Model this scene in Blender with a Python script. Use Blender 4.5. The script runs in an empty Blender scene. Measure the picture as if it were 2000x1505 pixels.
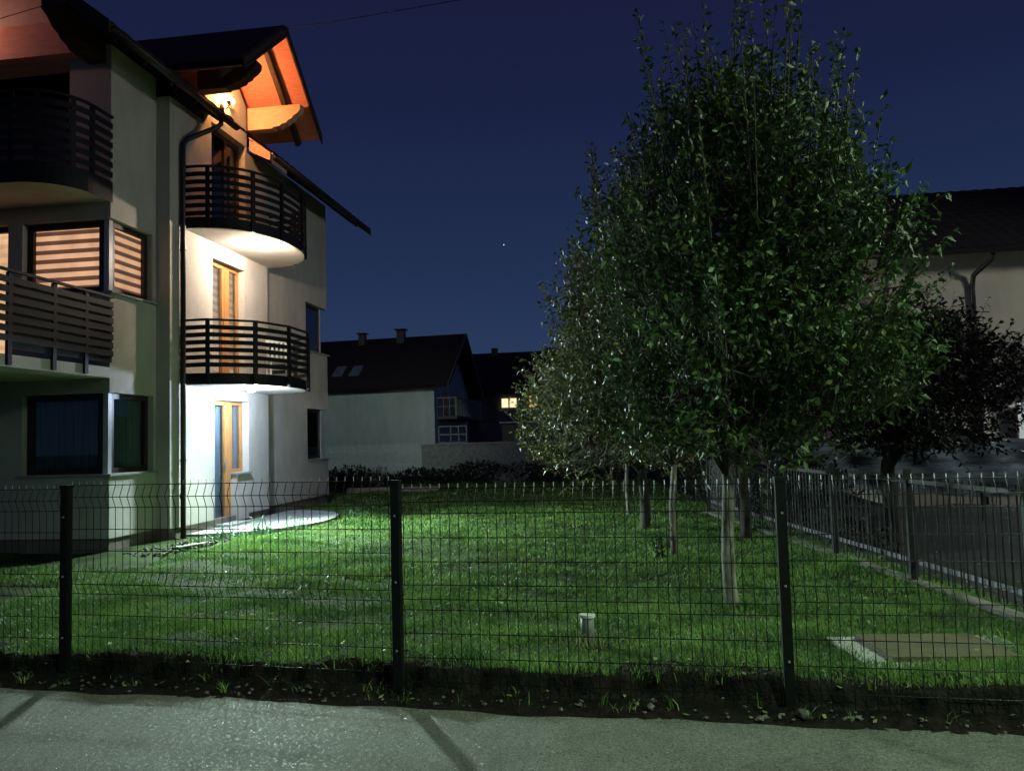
import bpy, math, random
import numpy as np
from mathutils import Vector, Matrix
random.seed(7); rng = np.random.default_rng(7)
sc = bpy.context.scene
COL = sc.collection
R = math.radians

# ------------------------------------------------------------------ camera
cam_d = bpy.data.cameras.new("camera"); cam = bpy.data.objects.new("camera", cam_d); COL.objects.link(cam)
cam_d.sensor_width = 36.0; cam_d.lens = 36.0 * 1550 / 2000; cam_d.clip_end = 3000; cam_d.clip_start = 0.05
YAW, TILT, ROLL = R(8.1), R(3.73), R(1.6)
cam.matrix_world = (Matrix.Translation((0, 0, 1.65)) @ Matrix.Rotation(YAW, 4, 'Z') @
                    Matrix.Rotation(math.pi / 2 + TILT, 4, 'X') @ Matrix.Rotation(-ROLL, 4, 'Z'))
sc.camera = cam
# ------------------------------------------------------------------ sky: clear night, blue, brighter towards the horizon
w = bpy.data.worlds.new("World"); sc.world = w; w.use_nodes = True
nt = w.node_tree; nt.nodes.clear()
tc = nt.nodes.new('ShaderNodeTexCoord'); sx = nt.nodes.new('ShaderNodeSeparateXYZ'); rp = nt.nodes.new('ShaderNodeValToRGB')
bg = nt.nodes.new('ShaderNodeBackground'); wo = nt.nodes.new('ShaderNodeOutputWorld')
nt.links.new(tc.outputs['Generated'], sx.inputs[0]); nt.links.new(sx.outputs['Z'], rp.inputs[0])
nt.links.new(rp.outputs[0], bg.inputs[0]); nt.links.new(bg.outputs[0], wo.inputs[0])
cr = rp.color_ramp
cr.elements[0].position = 0.0; cr.elements[0].color = (.024, .048, .112, 1)
cr.elements[1].position = 0.62; cr.elements[1].color = (.0085, .0090, .036, 1)
for p_, c_ in ((.10, (.0215, .042, .104)), (.22, (.0155, .029, .080)), (.38, (.0105, .0165, .056))):
    e = cr.elements.new(p_); e.color = (*c_, 1)
bg.inputs[1].default_value = .84
sc.view_settings.view_transform = 'Standard'; sc.view_settings.look = 'None'
sc.view_settings.exposure = 0.22; sc.view_settings.gamma = 1
sc.cycles.max_bounces = 5; sc.cycles.diffuse_bounces = 3; sc.cycles.transparent_max_bounces = 12
sc.cycles.sample_clamp_indirect = 4.0

# ------------------------------------------------------------------ lamps (night: lamps of the place, plus unseen spots added to brighten parts)
def lamp(name, loc, power, color, radius=.05, typ='POINT', aim=None, spot=None, blend=.6):
    d = bpy.data.lights.new(name, typ); d.energy = power; d.color = color; d.shadow_soft_size = radius
    if spot: d.spot_size = R(spot); d.spot_blend = blend
    o = bpy.data.objects.new(name, d); COL.objects.link(o); o.location = loc
    if aim is not None:
        o.rotation_euler = (Vector(aim) - Vector(loc)).to_track_quat('-Z', 'Y').to_euler()
    return o
WHITE = (.62, .76, 1.0); WARM = (1.0, .82, .66); ORANGE = (1.0, .42, .13)
lamp("white_balcony_light", (-6.85, 13.85, 2.57), 300, WHITE, .045)
lamp("added_lawn_spot", (-6.85, 13.85, 2.565), 4200, (.72, 1.0, .84), .16, 'SPOT', (-1.5, 10.7, -2.0), 150, 1.0)  # extra spot at the white lamp, added to brighten the lawn
lamp("warm_balcony_light", (-6.72, 14.0, 5.33), 290, WARM, .06)
lamp("gable_sconce_light", (-7.26, 14.0, 8.34), 120, ORANGE, .05)
lamp("front_loggia_light", (-10.2, 10.35, 8.3), 20, (1.0, .40, .27), .08)
lamp("street_lamp_light", (13.5, 9.4, 6.8), 1150, (.95, 1.0, .84), .8, 'SPOT', (-3, 9, 0), 150, .5)
lamp("added_road_spot", (5.2, -1.2, 7.2), 2500, (.70, 1.0, .70), .5, 'SPOT', (.6, 2.7, 0), 76, 1.0)  # unseen spot added to light the road and miss the front wall
lamp('added_tree_spot', (7.0, 5.0, 6.8), 1550, (.74, 1.0, .62), .25, 'SPOT', (2.0, 7.0, 2.2), 70, 1.0)  # unseen spot added to brighten the right side of the nearest tree
lamp("added_far_wall_spot", (-9.6, 24.5, 7.5), 620, (.76, 1.0, .86), .3, "SPOT", (-11, 37, 1), 80, .9)  # unseen spot added to light the long house's front wall
lamp("neighbour_yard_light", (9.6, 15.2, 2.7), 210, (.85, .95, 1.0), .1)

# ------------------------------------------------------------------ materials
def new_mat(name):
    m = bpy.data.materials.new(name); m.use_nodes = True; n = m.node_tree
    return m, n, n.nodes['Principled BSDF']
def mat(name, c1, c2=None, scale=8.0, rough=.8, bump=0.0, bscale=None, spec=.3, metal=0.0, detail=6, stretch=None):
    m, n, b = new_mat(name)
    b.inputs['Roughness'].default_value = rough; b.inputs['Specular IOR Level'].default_value = spec
    b.inputs['Metallic'].default_value = metal
    t = n.nodes.new('ShaderNodeTexCoord'); src = t.outputs['Object']
    if stretch:
        mp = n.nodes.new('ShaderNodeMapping'); mp.inputs['Scale'].default_value = stretch
        n.links.new(src, mp.inputs[0]); src = mp.outputs[0]
    if c2 is None: c2 = tuple(x * .8 for x in c1)
    no = n.nodes.new('ShaderNodeTexNoise'); no.inputs['Scale'].default_value = scale; no.inputs['Detail'].default_value = detail
    n.links.new(src, no.inputs['Vector'])
    r = n.nodes.new('ShaderNodeValToRGB'); r.color_ramp.elements[0].position = .35; r.color_ramp.elements[1].position = .68
    r.color_ramp.elements[0].color = (*c2, 1); r.color_ramp.elements[1].color = (*c1, 1)
    n.links.new(no.outputs['Fac'], r.inputs[0]); n.links.new(r.outputs[0], b.inputs['Base Color'])
    if bump:
        n2 = n.nodes.new('ShaderNodeTexNoise'); n2.inputs['Scale'].default_value = bscale or scale * 6; n2.inputs['Detail'].default_value = 8
        n.links.new(src, n2.inputs['Vector'])
        bp = n.nodes.new('ShaderNodeBump'); bp.inputs['Strength'].default_value = bump; bp.inputs['Distance'].default_value = .02
        n.links.new(n2.outputs['Fac'], bp.inputs['Height']); n.links.new(bp.outputs[0], b.inputs['Normal'])
    return m
def emis(name, c, s):
    m, n, b = new_mat(name); b.inputs['Base Color'].default_value = (*[min(x, .8) for x in c], 1)
    b.inputs['Emission Color'].default_value = (*c, 1); b.inputs['Emission Strength'].default_value = s
    return m
def glass(name, tint=(.75, .82, .85), refl=.22):
    m, n, b = new_mat(name); n.nodes.remove(b)
    tr = n.nodes.new('ShaderNodeBsdfTransparent'); tr.inputs[0].default_value = (*tint, 1)
    gl = n.nodes.new('ShaderNodeBsdfGlossy'); gl.inputs['Roughness'].default_value = .02
    lw = n.nodes.new('ShaderNodeLayerWeight'); pw = n.nodes.new('ShaderNodeMath'); pw.operation = 'POWER'; pw.inputs[1].default_value = 4
    fr = n.nodes.new('ShaderNodeMath'); fr.operation = 'ADD'; fr.inputs[1].default_value = .05
    lw.inputs[0].default_value = .5; n.links.new(lw.outputs['Facing'], pw.inputs[0]); n.links.new(pw.outputs[0], fr.inputs[0])
    mx = n.nodes.new('ShaderNodeMixShader'); out = n.nodes['Material Output']
    n.links.new(fr.outputs[0], mx.inputs[0]); n.links.new(tr.outputs[0], mx.inputs[1]); n.links.new(gl.outputs[0], mx.inputs[2])
    n.links.new(mx.outputs[0], out.inputs[0]); return m
def zebra(name, lit, dark, period, strength, duty=.45):
    m, n, b = new_mat(name)
    t = n.nodes.new('ShaderNodeTexCoord'); s = n.nodes.new('ShaderNodeSeparateXYZ'); n.links.new(t.outputs['Object'], s.inputs[0])
    dv = n.nodes.new('ShaderNodeMath'); dv.operation = 'DIVIDE'; dv.inputs[1].default_value = period; n.links.new(s.outputs['Z'], dv.inputs[0])
    fr = n.nodes.new('ShaderNodeMath'); fr.operation = 'FRACT'; n.links.new(dv.outputs[0], fr.inputs[0])
    r = n.nodes.new('ShaderNodeValToRGB'); r.color_ramp.interpolation = 'LINEAR'
    e = r.color_ramp.elements; e[0].position = duty - .03; e[0].color = (*dark, 1); e[1].position = duty + .03; e[1].color = (*lit, 1)
    e2 = e.new(.97); e2.color = (*lit, 1); e3 = e.new(1.0); e3.color = (*dark, 1)
    n.links.new(fr.outputs[0], r.inputs[0])
    no = n.nodes.new('ShaderNodeTexNoise'); no.inputs['Scale'].default_value = 3; n.links.new(t.outputs['Object'], no.inputs['Vector'])
    mr = n.nodes.new('ShaderNodeMapRange'); mr.inputs[1].default_value = .3; mr.inputs[2].default_value = .7
    mr.inputs[3].default_value = strength * .75; mr.inputs[4].default_value = strength * 1.15
    n.links.new(no.outputs['Fac'], mr.inputs[0])
    b.inputs['Base Color'].default_value = (.3, .25, .2, 1)
    n.links.new(r.outputs[0], b.inputs['Emission Color']); n.links.new(mr.outputs[0], b.inputs['Emission Strength'])
    return m
M = {}
M['plaster'] = mat('plaster', (.55, .515, .465), (.48, .45, .405), 1.3, .92, .35, 130, .15)
M['plaster_shaded'] = mat('shaded_plaster', (.20, .195, .19), (.16, .155, .15), 1.3, .92, .35, 130, .15)  # house plaster darkened to stand for the shade inside the loggia
M['plinth'] = mat('plinth_render', (.19, .16, .13), (.13, .11, .09), 4, .9, .5, 90)
M['rooftile'] = mat('roof_tiles', (.040, .022, .018), (.018, .011, .010), 9, .75, .6, 12)
M['rooftile2'] = mat('near_black_roof_tiles', (.012, .009, .010), (.006, .005, .006), 9, .85, .4, 12)
M['darkwood'] = mat('dark_stained_wood', (.05, .028, .02), (.028, .016, .012), 5, .6, .3, 40, stretch=(1, 1, 6))
M['pine'] = mat('pine_boards', (.66, .25, .20), (.54, .19, .15), 6, .6, .25, 30, stretch=(1, 9, 1))
M['pinebeam'] = mat('pine_beam', (.70, .42, .32), (.6, .34, .25), 5, .6, .2, 30, stretch=(1, 8, 8))
M['amber'] = mat('amber_wood_frame', (.46, .24, .085), (.38, .17, .055), 7, .42, .15, 60, .4, stretch=(6, 6, .6))
M['brownframe'] = mat('brown_window_frame', (.035, .022, .018), (.025, .016, .014), 5, .45, 0, None, .4)
M['whitepost'] = mat('aluminium_corner_post', (.55, .55, .57), (.45, .45, .47), 5, .35, 0, None, .5)
M['railing'] = mat('dark_railing_paint', (.014, .012, .015), (.009, .008, .010), 8, .6, .1, 60, .25)
M['screen'] = mat('dark_privacy_fabric', (.035, .034, .038), (.022, .021, .024), 30, .95, .2, 200)
M['gutter'] = mat('brown_gutter_metal', (.022, .016, .015), (.012, .010, .009), 6, .42, 0, None, .4, 0)
M['greypipe'] = mat('grey_zinc_pipe', (.26, .27, .29), (.2, .21, .23), 6, .4, 0, None, .5, .3)
M['concrete'] = mat('concrete', (.36, .37, .35), (.26, .27, .26), 5, .9, .5, 70)
M['kerbc'] = mat('kerb_concrete', (.30, .30, .28), (.20, .20, .19), 7, .9, .5, 50)
M['glass'] = glass('window_glass')
M['kerbdark'] = mat('weathered_kerb', (.17, .165, .15), (.08, .08, .07), 5, .95, .6, 40)
M['curtain'] = mat('grey_curtain', (.30, .31, .32), (.14, .15, .16), 3, .9, .2, 6, stretch=(8, 8, .4))
M['lace'] = mat('lace_curtain', (.45, .47, .5), (.3, .31, .34), 3, .9, .3, 6, stretch=(10, 10, .4))
M['dark'] = mat('dark_interior', (.012, .012, .013), None, 3, .9)  # near-black colour standing for unlit rooms behind glass
M['zebra'] = zebra('lit_striped_blind', (1, .46, .235), (.14, .05, .026), .148, 1.25)
M['zebra2'] = zebra('lit_striped_blind_door', (1, .62, .40), (.45, .24, .15), .15, .7)
M['litdoor'] = zebra('lit_balcony_door_blind', (1, .50, .25), (.85, .40, .19), .148, 1.4)
M['whitelamp'] = emis('white_lamp_glow', (.8, .92, 1), 30)
M['warmlamp'] = emis('warm_lamp_glow', (1, .92, .75), 25)
M['bulb'] = emis('orange_bulb_glow', (1, .62, .25), 30)
M['litwin'] = emis('lit_far_window', (1, .84, .48), 1.0)
M['litwin2'] = emis('lit_yellow_window', (1, .58, .10), .8)
M['greypaint'] = mat('dull_grey_paint', (.26, .28, .28), (.18, .2, .2), 5, .7)
M['whitepaint'] = mat('white_paint', (.62, .63, .62), (.5, .51, .5), 5, .6)
M['housewall'] = mat('neighbour_white_render', (.62, .66, .62), (.52, .56, .53), .5, .92, .3, 40)
M['housewall2'] = mat('beige_render', (.46, .42, .37), (.40, .36, .31), .7, .92, .3, 40)
M['farwall'] = mat('far_house_render', (.16, .14, .13), (.11, .10, .09), .7, .92)
M['fencewire'] = mat('dark_green_wire_coating', (.007, .010, .008), (.004, .006, .005), 20, .3, 0, None, .35)
M['post'] = mat('dark_green_post_coating', (.006, .008, .007), (.004, .005, .005), 20, .6, 0, None, .15)
M['picket'] = mat('grey_railing_steel', (.030, .028, .036), (.018, .017, .022), 10, .5, 0, None, .4, .1)
M['railflat'] = mat('pale_flat_rail', (.22, .21, .25), (.15, .14, .18), 6, .5, .2, 30)
M['net'] = mat('shade_net', (.20, .25, .29), (.06, .075, .09), 3.5, .95, 1.0, 14, stretch=(.5, .5, 3))
M['bark'] = mat('pale_bark', (.24, .225, .19), (.05, .046, .038), 14, .85, .8, 45, stretch=(1, 1, .35))
M['barkdark'] = mat('dark_bark', (.07, .06, .05), (.035, .03, .026), 14, .9, .8, 45, stretch=(1, 1, .35))
M['twig'] = mat('dark_twigs', (.055, .048, .036), (.03, .026, .02), 9, .8)
M['soil'] = mat('dark_soil', (.013, .012, .009), (.006, .0055, .004), 16, .98, 1.0, 45, .1)
M['stone'] = mat('grey_stone', (.17, .18, .145), (.05, .048, .04), 22, .85, .6, 40)
M['rust'] = mat('rusty_steel_plate', (.11, .095, .055), (.07, .068, .038), 7, .75, .4, 60)
M['pvc'] = mat('grey_plastic_pipe', (.13, .14, .125), (.08, .09, .08), 6, .5)
M['pvccap'] = mat('pale_cap', (.55, .6, .52), (.45, .5, .43), 6, .5)
M['cable'] = mat('black_cable', (.01, .01, .012), None, 3, .6)
M['plank'] = mat('pale_plank', (.45, .42, .34), (.3, .28, .22), 8, .8)
M['galv_glint'] = mat('galvanised_steel_and_tip_glint', (.4, .42, .42), None, 6, .4, 0, None, .5, .5)

def leafmat(name, c1, c2, rough=.33, spec=.55, trans=.18, yellow=None, patchy=0):
    m, n, b = new_mat(name)
    g = n.nodes.new('ShaderNodeNewGeometry'); r = n.nodes.new('ShaderNodeValToRGB')
    r.color_ramp.elements[0].color = (*c1, 1); r.color_ramp.elements[1].color = (*c2, 1)
    if yellow:
        e = r.color_ramp.elements.new(.93); e.color = (*c2, 1); r.color_ramp.elements[-1].color = (*yellow, 1)
    col = r.outputs[0]; n.links.new(g.outputs['Random Per Island'], r.inputs[0])
    if patchy:
        t_ = n.nodes.new('ShaderNodeTexCoord'); a_ = n.nodes.new('ShaderNodeTexNoise'); a_.inputs['Scale'].default_value = patchy; a_.inputs['Detail'].default_value = 4
        n.links.new(t_.outputs['Object'], a_.inputs['Vector']); r_ = n.nodes.new('ShaderNodeValToRGB'); r_.color_ramp.elements[0].position = .36; r_.color_ramp.elements[1].position = .64
        r_.color_ramp.elements[0].color = (.50, .56, .50, 1); r_.color_ramp.elements[1].color = (1.25, 1.12, .95, 1); n.links.new(a_.outputs['Fac'], r_.inputs[0])
        m_ = n.nodes.new('ShaderNodeMix'); m_.data_type = 'RGBA'; m_.blend_type = 'MULTIPLY'; m_.inputs[0].default_value = 1
        n.links.new(col, m_.inputs[6]); n.links.new(r_.outputs[0], m_.inputs[7]); col = m_.outputs[2]
    n.links.new(col, b.inputs['Base Color'])
    b.inputs['Roughness'].default_value = rough; b.inputs['Specular IOR Level'].default_value = spec
    t = n.nodes.new('ShaderNodeBsdfTranslucent'); n.links.new(col, t.inputs[0])
    mx = n.nodes.new('ShaderNodeMixShader'); mx.inputs[0].default_value = trans
    out = n.nodes['Material Output']; n.links.new(b.outputs[0], mx.inputs[1]); n.links.new(t.outputs[0], mx.inputs[2]); n.links.new(mx.outputs[0], out.inputs[0])
    return m
M['leaf'] = leafmat('glossy_pear_leaves', (.022, .062, .018), (.062, .125, .036), .50, .42, .22, yellow=(.16, .17, .04), patchy=2.2)
M['leafolive'] = leafmat('olive_leaves', (.05, .075, .02), (.12, .145, .05), .42, .5, .2, yellow=(.2, .19, .06), patchy=2.0)
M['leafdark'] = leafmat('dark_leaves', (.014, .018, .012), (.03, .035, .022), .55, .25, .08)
M['grassblade'] = leafmat('grass_blades', (.066, .168, .034), (.138, .262, .078), .55, .3, .3, yellow=(.34, .36, .12), patchy=1.3)
M['iris'] = leafmat('iris_leaves', (.07, .15, .08), (.13, .22, .12), .4, .4, .2)
M['paleleaf'] = leafmat('pale_silver_leaves', (.22, .26, .22), (.36, .40, .36), .6, .3, .2)
M['deadleaf'] = leafmat('fallen_leaves', (.07, .12, .035), (.22, .24, .12), .6, .3, .1)

def weather(m, amt=.4):
    n = m.node_tree; b = n.nodes['Principled BSDF']; src = b.inputs['Base Color'].links[0].from_socket
    t = n.nodes.new('ShaderNodeTexCoord'); mp = n.nodes.new('ShaderNodeMapping'); mp.inputs['Scale'].default_value = (1.6, 1.6, .5); n.links.new(t.outputs['Object'], mp.inputs[0])
    a = n.nodes.new('ShaderNodeTexNoise'); a.inputs['Scale'].default_value = 2.4; a.inputs['Detail'].default_value = 7; n.links.new(mp.outputs[0], a.inputs['Vector'])
    r = n.nodes.new('ShaderNodeValToRGB'); r.color_ramp.elements[0].position = .38; r.color_ramp.elements[1].position = .6
    r.color_ramp.elements[0].color = (.80, .78, .74, 1); r.color_ramp.elements[1].color = (1, 1, 1, 1); n.links.new(a.outputs['Fac'], r.inputs[0])
    f = n.nodes.new('ShaderNodeTexNoise'); f.inputs['Scale'].default_value = 55; f.inputs['Detail'].default_value = 3; n.links.new(t.outputs['Object'], f.inputs['Vector'])
    r2 = n.nodes.new('ShaderNodeValToRGB'); r2.color_ramp.elements[0].position = .3; r2.color_ramp.elements[1].position = .7
    r2.color_ramp.elements[0].color = (.86, .86, .86, 1); r2.color_ramp.elements[1].color = (1.06, 1.06, 1.06, 1); n.links.new(f.outputs['Fac'], r2.inputs[0])
    m1 = n.nodes.new('ShaderNodeMix'); m1.data_type = 'RGBA'; m1.blend_type = 'MULTIPLY'; m1.inputs[0].default_value = amt
    m2 = n.nodes.new('ShaderNodeMix'); m2.data_type = 'RGBA'; m2.blend_type = 'MULTIPLY'; m2.inputs[0].default_value = 1
    n.links.new(src, m1.inputs[6]); n.links.new(r.outputs[0], m1.inputs[7]); n.links.new(m1.outputs[2], m2.inputs[6]); n.links.new(r2.outputs[0], m2.inputs[7]); n.links.new(m2.outputs[2], b.inputs['Base Color'])
for k_ in ('plaster', 'housewall', 'housewall2', 'farwall', 'concrete', 'kerbc'): weather(M[k_])
def lawn_mat():
    m = mat('lawn_soil_and_moss', (.045, .075, .018), (.014, .024, .008), 3.2, .95, 1.0, 60, .1); return m
M['lawn'] = lawn_mat(); M['yard'] = mat('dark_yard_earth', (.026, .028, .026), (.013, .014, .013), 1.5, .95, .6, 30)
def road_mat():
    m, n, b = new_mat('worn_asphalt')
    t = n.nodes.new('ShaderNodeTexCoord')
    big = n.nodes.new('ShaderNodeTexNoise'); big.inputs['Scale'].default_value = 1.6; big.inputs['Detail'].default_value = 5
    fine = n.nodes.new('ShaderNodeTexVoronoi'); fine.inputs['Scale'].default_value = 240
    vf = n.nodes.new('ShaderNodeTexNoise'); vf.inputs['Scale'].default_value = 85; vf.inputs['Detail'].default_value = 3
    for x in (big, fine, vf): n.links.new(t.outputs['Object'], x.inputs['Vector'])
    r = n.nodes.new('ShaderNodeValToRGB'); r.color_ramp.elements[0].position = .3; r.color_ramp.elements[1].position = .75
    r.color_ramp.elements[0].color = (.115, .122, .105, 1); r.color_ramp.elements[1].color = (.145, .155, .132, 1)
    n.links.new(big.outputs['Fac'], r.inputs[0])
    mx = n.nodes.new('ShaderNodeMix'); mx.data_type = 'RGBA'; mx.blend_type = 'MULTIPLY'; mx.inputs[0].default_value = .7
    r2 = n.nodes.new('ShaderNodeValToRGB'); r2.color_ramp.elements[0].position = .3; r2.color_ramp.elements[1].position = .7
    r2.color_ramp.elements[0].color = (.42, .42, .42, 1); r2.color_ramp.elements[1].color = (1.4, 1.4, 1.35, 1)
    n.links.new(vf.outputs['Fac'], r2.inputs[0]); n.links.new(r.outputs[0], mx.inputs[6]); n.links.new(r2.outputs[0], mx.inputs[7])
    n.links.new(mx.outputs[2], b.inputs['Base Color'])
    vc = n.nodes.new('ShaderNodeTexVoronoi'); vc.inputs['Scale'].default_value = 120; n.links.new(t.outputs['Object'], vc.inputs['Vector'])
    sc2 = n.nodes.new('ShaderNodeSeparateColor'); n.links.new(vc.outputs['Color'], sc2.inputs[0])
    rr = n.nodes.new('ShaderNodeMapRange'); rr.inputs[1].default_value = .84; rr.inputs[2].default_value = .9; rr.inputs[3].default_value = .78; rr.inputs[4].default_value = .22
    n.links.new(sc2.outputs[0], rr.inputs[0]); n.links.new(rr.outputs[0], b.inputs['Roughness'])
    b.inputs['Specular IOR Level'].default_value = .32
    # aggregate: each stone its own grey; thin cracks and darker repaired stains
    ag = n.nodes.new('ShaderNodeMapRange'); ag.inputs[3].default_value = .62; ag.inputs[4].default_value = 1.4; n.links.new(sc2.outputs[1], ag.inputs[0])
    m3 = n.nodes.new('ShaderNodeMix'); m3.data_type = 'RGBA'; m3.blend_type = 'MULTIPLY'; m3.inputs[0].default_value = 1
    n.links.new(mx.outputs[2], m3.inputs[6]); n.links.new(ag.outputs[0], m3.inputs[7])
    st = n.nodes.new('ShaderNodeTexNoise'); st.inputs['Scale'].default_value = 2.6; st.inputs['Detail'].default_value = 8; st.inputs['Roughness'].default_value = .7; n.links.new(t.outputs['Object'], st.inputs['Vector'])
    r3 = n.nodes.new('ShaderNodeValToRGB'); r3.color_ramp.elements[0].position = .38; r3.color_ramp.elements[1].position = .56; r3.color_ramp.elements[0].color = (.66, .68, .66, 1); r3.color_ramp.elements[1].color = (1, 1, 1, 1)
    n.links.new(st.outputs['Fac'], r3.inputs[0])
    m4 = n.nodes.new('ShaderNodeMix'); m4.data_type = 'RGBA'; m4.blend_type = 'MULTIPLY'; m4.inputs[0].default_value = .8
    n.links.new(m3.outputs[2], m4.inputs[6]); n.links.new(r3.outputs[0], m4.inputs[7])
    wv = n.nodes.new('ShaderNodeTexNoise'); wv.inputs['Scale'].default_value = 3; n.links.new(t.outputs['Object'], wv.inputs['Vector'])
    va = n.nodes.new('ShaderNodeVectorMath'); va.operation = 'SCALE'; va.inputs[3].default_value = .35; n.links.new(wv.outputs['Color'], va.inputs[0])
    vb_ = n.nodes.new('ShaderNodeVectorMath'); vb_.operation = 'ADD'; n.links.new(va.outputs[0], vb_.inputs[0]); n.links.new(t.outputs['Object'], vb_.inputs[1])
    ck = n.nodes.new('ShaderNodeTexVoronoi'); ck.feature = 'DISTANCE_TO_EDGE'; ck.inputs['Scale'].default_value = .8; n.links.new(vb_.outputs[0], ck.inputs['Vector'])
    r4 = n.nodes.new('ShaderNodeValToRGB'); r4.color_ramp.elements[0].position = .0; r4.color_ramp.elements[1].position = .007; r4.color_ramp.elements[0].color = (.45, .45, .45, 1); r4.color_ramp.elements[1].color = (1, 1, 1, 1)
    n.links.new(ck.outputs['Distance'], r4.inputs[0])
    m5 = n.nodes.new('ShaderNodeMix'); m5.data_type = 'RGBA'; m5.blend_type = 'MULTIPLY'; m5.inputs[0].default_value = .55
    n.links.new(m4.outputs[2], m5.inputs[6]); n.links.new(r4.outputs[0], m5.inputs[7]); n.links.new(m5.outputs[2], b.inputs['Base Color'])
    bp = n.nodes.new('ShaderNodeBump'); bp.inputs['Strength'].default_value = .55; bp.inputs['Distance'].default_value = .006
    f2 = n.nodes.new('ShaderNodeTexNoise'); f2.inputs['Scale'].default_value = 330; f2.inputs['Detail'].default_value = 4; n.links.new(t.outputs['Object'], f2.inputs['Vector'])
    ad = n.nodes.new('ShaderNodeMath'); ad.operation = 'ADD'; n.links.new(f2.outputs['Fac'], ad.inputs[0]); n.links.new(fine.outputs['Distance'], ad.inputs[1])
    n.links.new(ad.outputs[0], bp.inputs['Height']); n.links.new(bp.outputs[0], b.inputs['Normal'])
    return m
M['road'] = road_mat()

# ------------------------------------------------------------------ mesh helpers
class MB:
    def __init__(s): s.v = []; s.f = []
    def add(s, vs, fs):
        o = len(s.v); s.v += [tuple(map(float, p)) for p in vs]; s.f += [tuple(o + i for i in f) for f in fs]; return s
    def box(s, x0, x1, y0, y1, z0, z1):
        vs = [(x, y, z) for z in (z0, z1) for y in (y0, y1) for x in (x0, x1)]
        return s.add(vs, [(0, 2, 3, 1), (4, 5, 7, 6), (0, 1, 5, 4), (2, 6, 7, 3), (0, 4, 6, 2), (1, 3, 7, 5)])
    def bar(s, a, b, w, h, up=(0, 0, 1)):
        a, b = Vector(a), Vector(b); d = (b - a).normalized(); u = Vector(up)
        if abs(d.dot(u)) > .98: u = Vector((1, 0, 0))
        r = d.cross(u).normalized(); u = r.cross(d).normalized()
        vs = [p + r * (sx * w / 2) + u * (sz * h / 2) for p in (a, b) for sz in (-1, 1) for sx in (-1, 1)]
        return s.add(vs, [(0, 1, 3, 2), (4, 6, 7, 5), (0, 4, 5, 1), (2, 3, 7, 6), (0, 2, 6, 4), (1, 5, 7, 3)])
    def tube(s, pts, rad, n=6, cap=True):
        pts = [Vector(p) for p in pts]; k = len(pts)
        rads = rad if hasattr(rad, '__len__') else [rad] * k
        vs = []; prev = None
        for i, p in enumerate(pts):
            d = (pts[min(i + 1, k - 1)] - pts[max(i - 1, 0)])
            d = d.normalized() if d.length > 1e-9 else Vector((0, 0, 1))
            u = prev if prev is not None else (Vector((0, 1, 0)) if abs(d.y) < .9 else Vector((1, 0, 0)))
            a = d.cross(u)
            if a.length < 1e-5: a = d.cross(Vector((1, 0, .3)))
            a.normalize(); u = a.cross(d).normalized(); prev = u
            for j in range(n):
                t = 2 * math.pi * j / n; vs.append(p + (a * math.cos(t) + u * math.sin(t)) * rads[i])
        fs = [(i * n + j, i * n + (j + 1) % n, (i + 1) * n + (j + 1) % n, (i + 1) * n + j) for i in range(k - 1) for j in range(n)]
        if cap: fs += [tuple(range(n))[::-1], tuple((k - 1) * n + j for j in range(n))]
        return s.add(vs, fs)
    def slab(s, pts, t):                       # polygon thickened along its own normal
        pts = [Vector(p) for p in pts]; n = (pts[1] - pts[0]).cross(pts[2] - pts[0]).normalized()
        k = len(pts); vs = pts + [p - n * t for p in pts]
        return s.add(vs, [tuple(range(k)), tuple(range(2 * k - 1, k - 1, -1))] + [(i, k + i, k + (i + 1) % k, (i + 1) % k) for i in range(k)])
    def prism(s, pts, vec):                    # polygon swept by a vector
        pts = [Vector(p) for p in pts]; v = Vector(vec); k = len(pts)
        return s.add(pts + [p + v for p in pts], [tuple(range(k)), tuple(range(2 * k - 1, k - 1, -1))] + [(i, k + i, k + (i + 1) % k, (i + 1) % k) for i in range(k)])
    def strip(s, pts, w, z0, z1):              # thin upright band following plan points
        vs = []; k = len(pts)
        for i, (x, y) in enumerate(pts):
            a = Vector(pts[max(i - 1, 0)]); b = Vector(pts[min(i + 1, k - 1)]); d = (b - a).normalized(); nx, ny = d.y * w / 2, -d.x * w / 2
            vs += [(x - nx, y - ny, z0), (x + nx, y + ny, z0), (x + nx, y + ny, z1), (x - nx, y - ny, z1)]
        fs = [(i * 4 + j, i * 4 + (j + 1) % 4, (i + 1) * 4 + (j + 1) % 4, (i + 1) * 4 + j) for i in range(k - 1) for j in range(4)]
        return s.add(vs, fs + [(3, 2, 1, 0), tuple((k - 1) * 4 + j for j in range(4))])
    def build(s, name, m, parent=None, smooth=False, loc=None):
        me = bpy.data.meshes.new(name); vs = s.v
        if loc is not None: vs = [(a - loc[0], b - loc[1], c - loc[2]) for a, b, c in vs]
        me.from_pydata(vs, [], s.f); me.materials.append(m)
        o = bpy.data.objects.new(name, me); COL.objects.link(o)
        if loc is not None: o.location = loc
        fixn(me)
        if smooth: me.polygons.foreach_set('use_smooth', [True] * len(me.polygons))
        if parent: o.parent = parent
        return o
import bmesh
def fixn(me):
    bm = bmesh.new(); bm.from_mesh(me); bmesh.ops.recalc_face_normals(bm, faces=bm.faces); bm.to_mesh(me); bm.free()
def tag(o, label=None, cat=None, group=None, kind=None):
    if label: o['label'] = label
    if cat: o['category'] = cat
    if group: o['group'] = group
    if kind: o['kind'] = kind
    return o
def thing(name, label, cat, group=None, loc=(0, 0, 0)):
    o = bpy.data.objects.new(name, None); COL.objects.link(o); o.location = loc; o.empty_display_size = .2
    return tag(o, label, cat, group)
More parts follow.
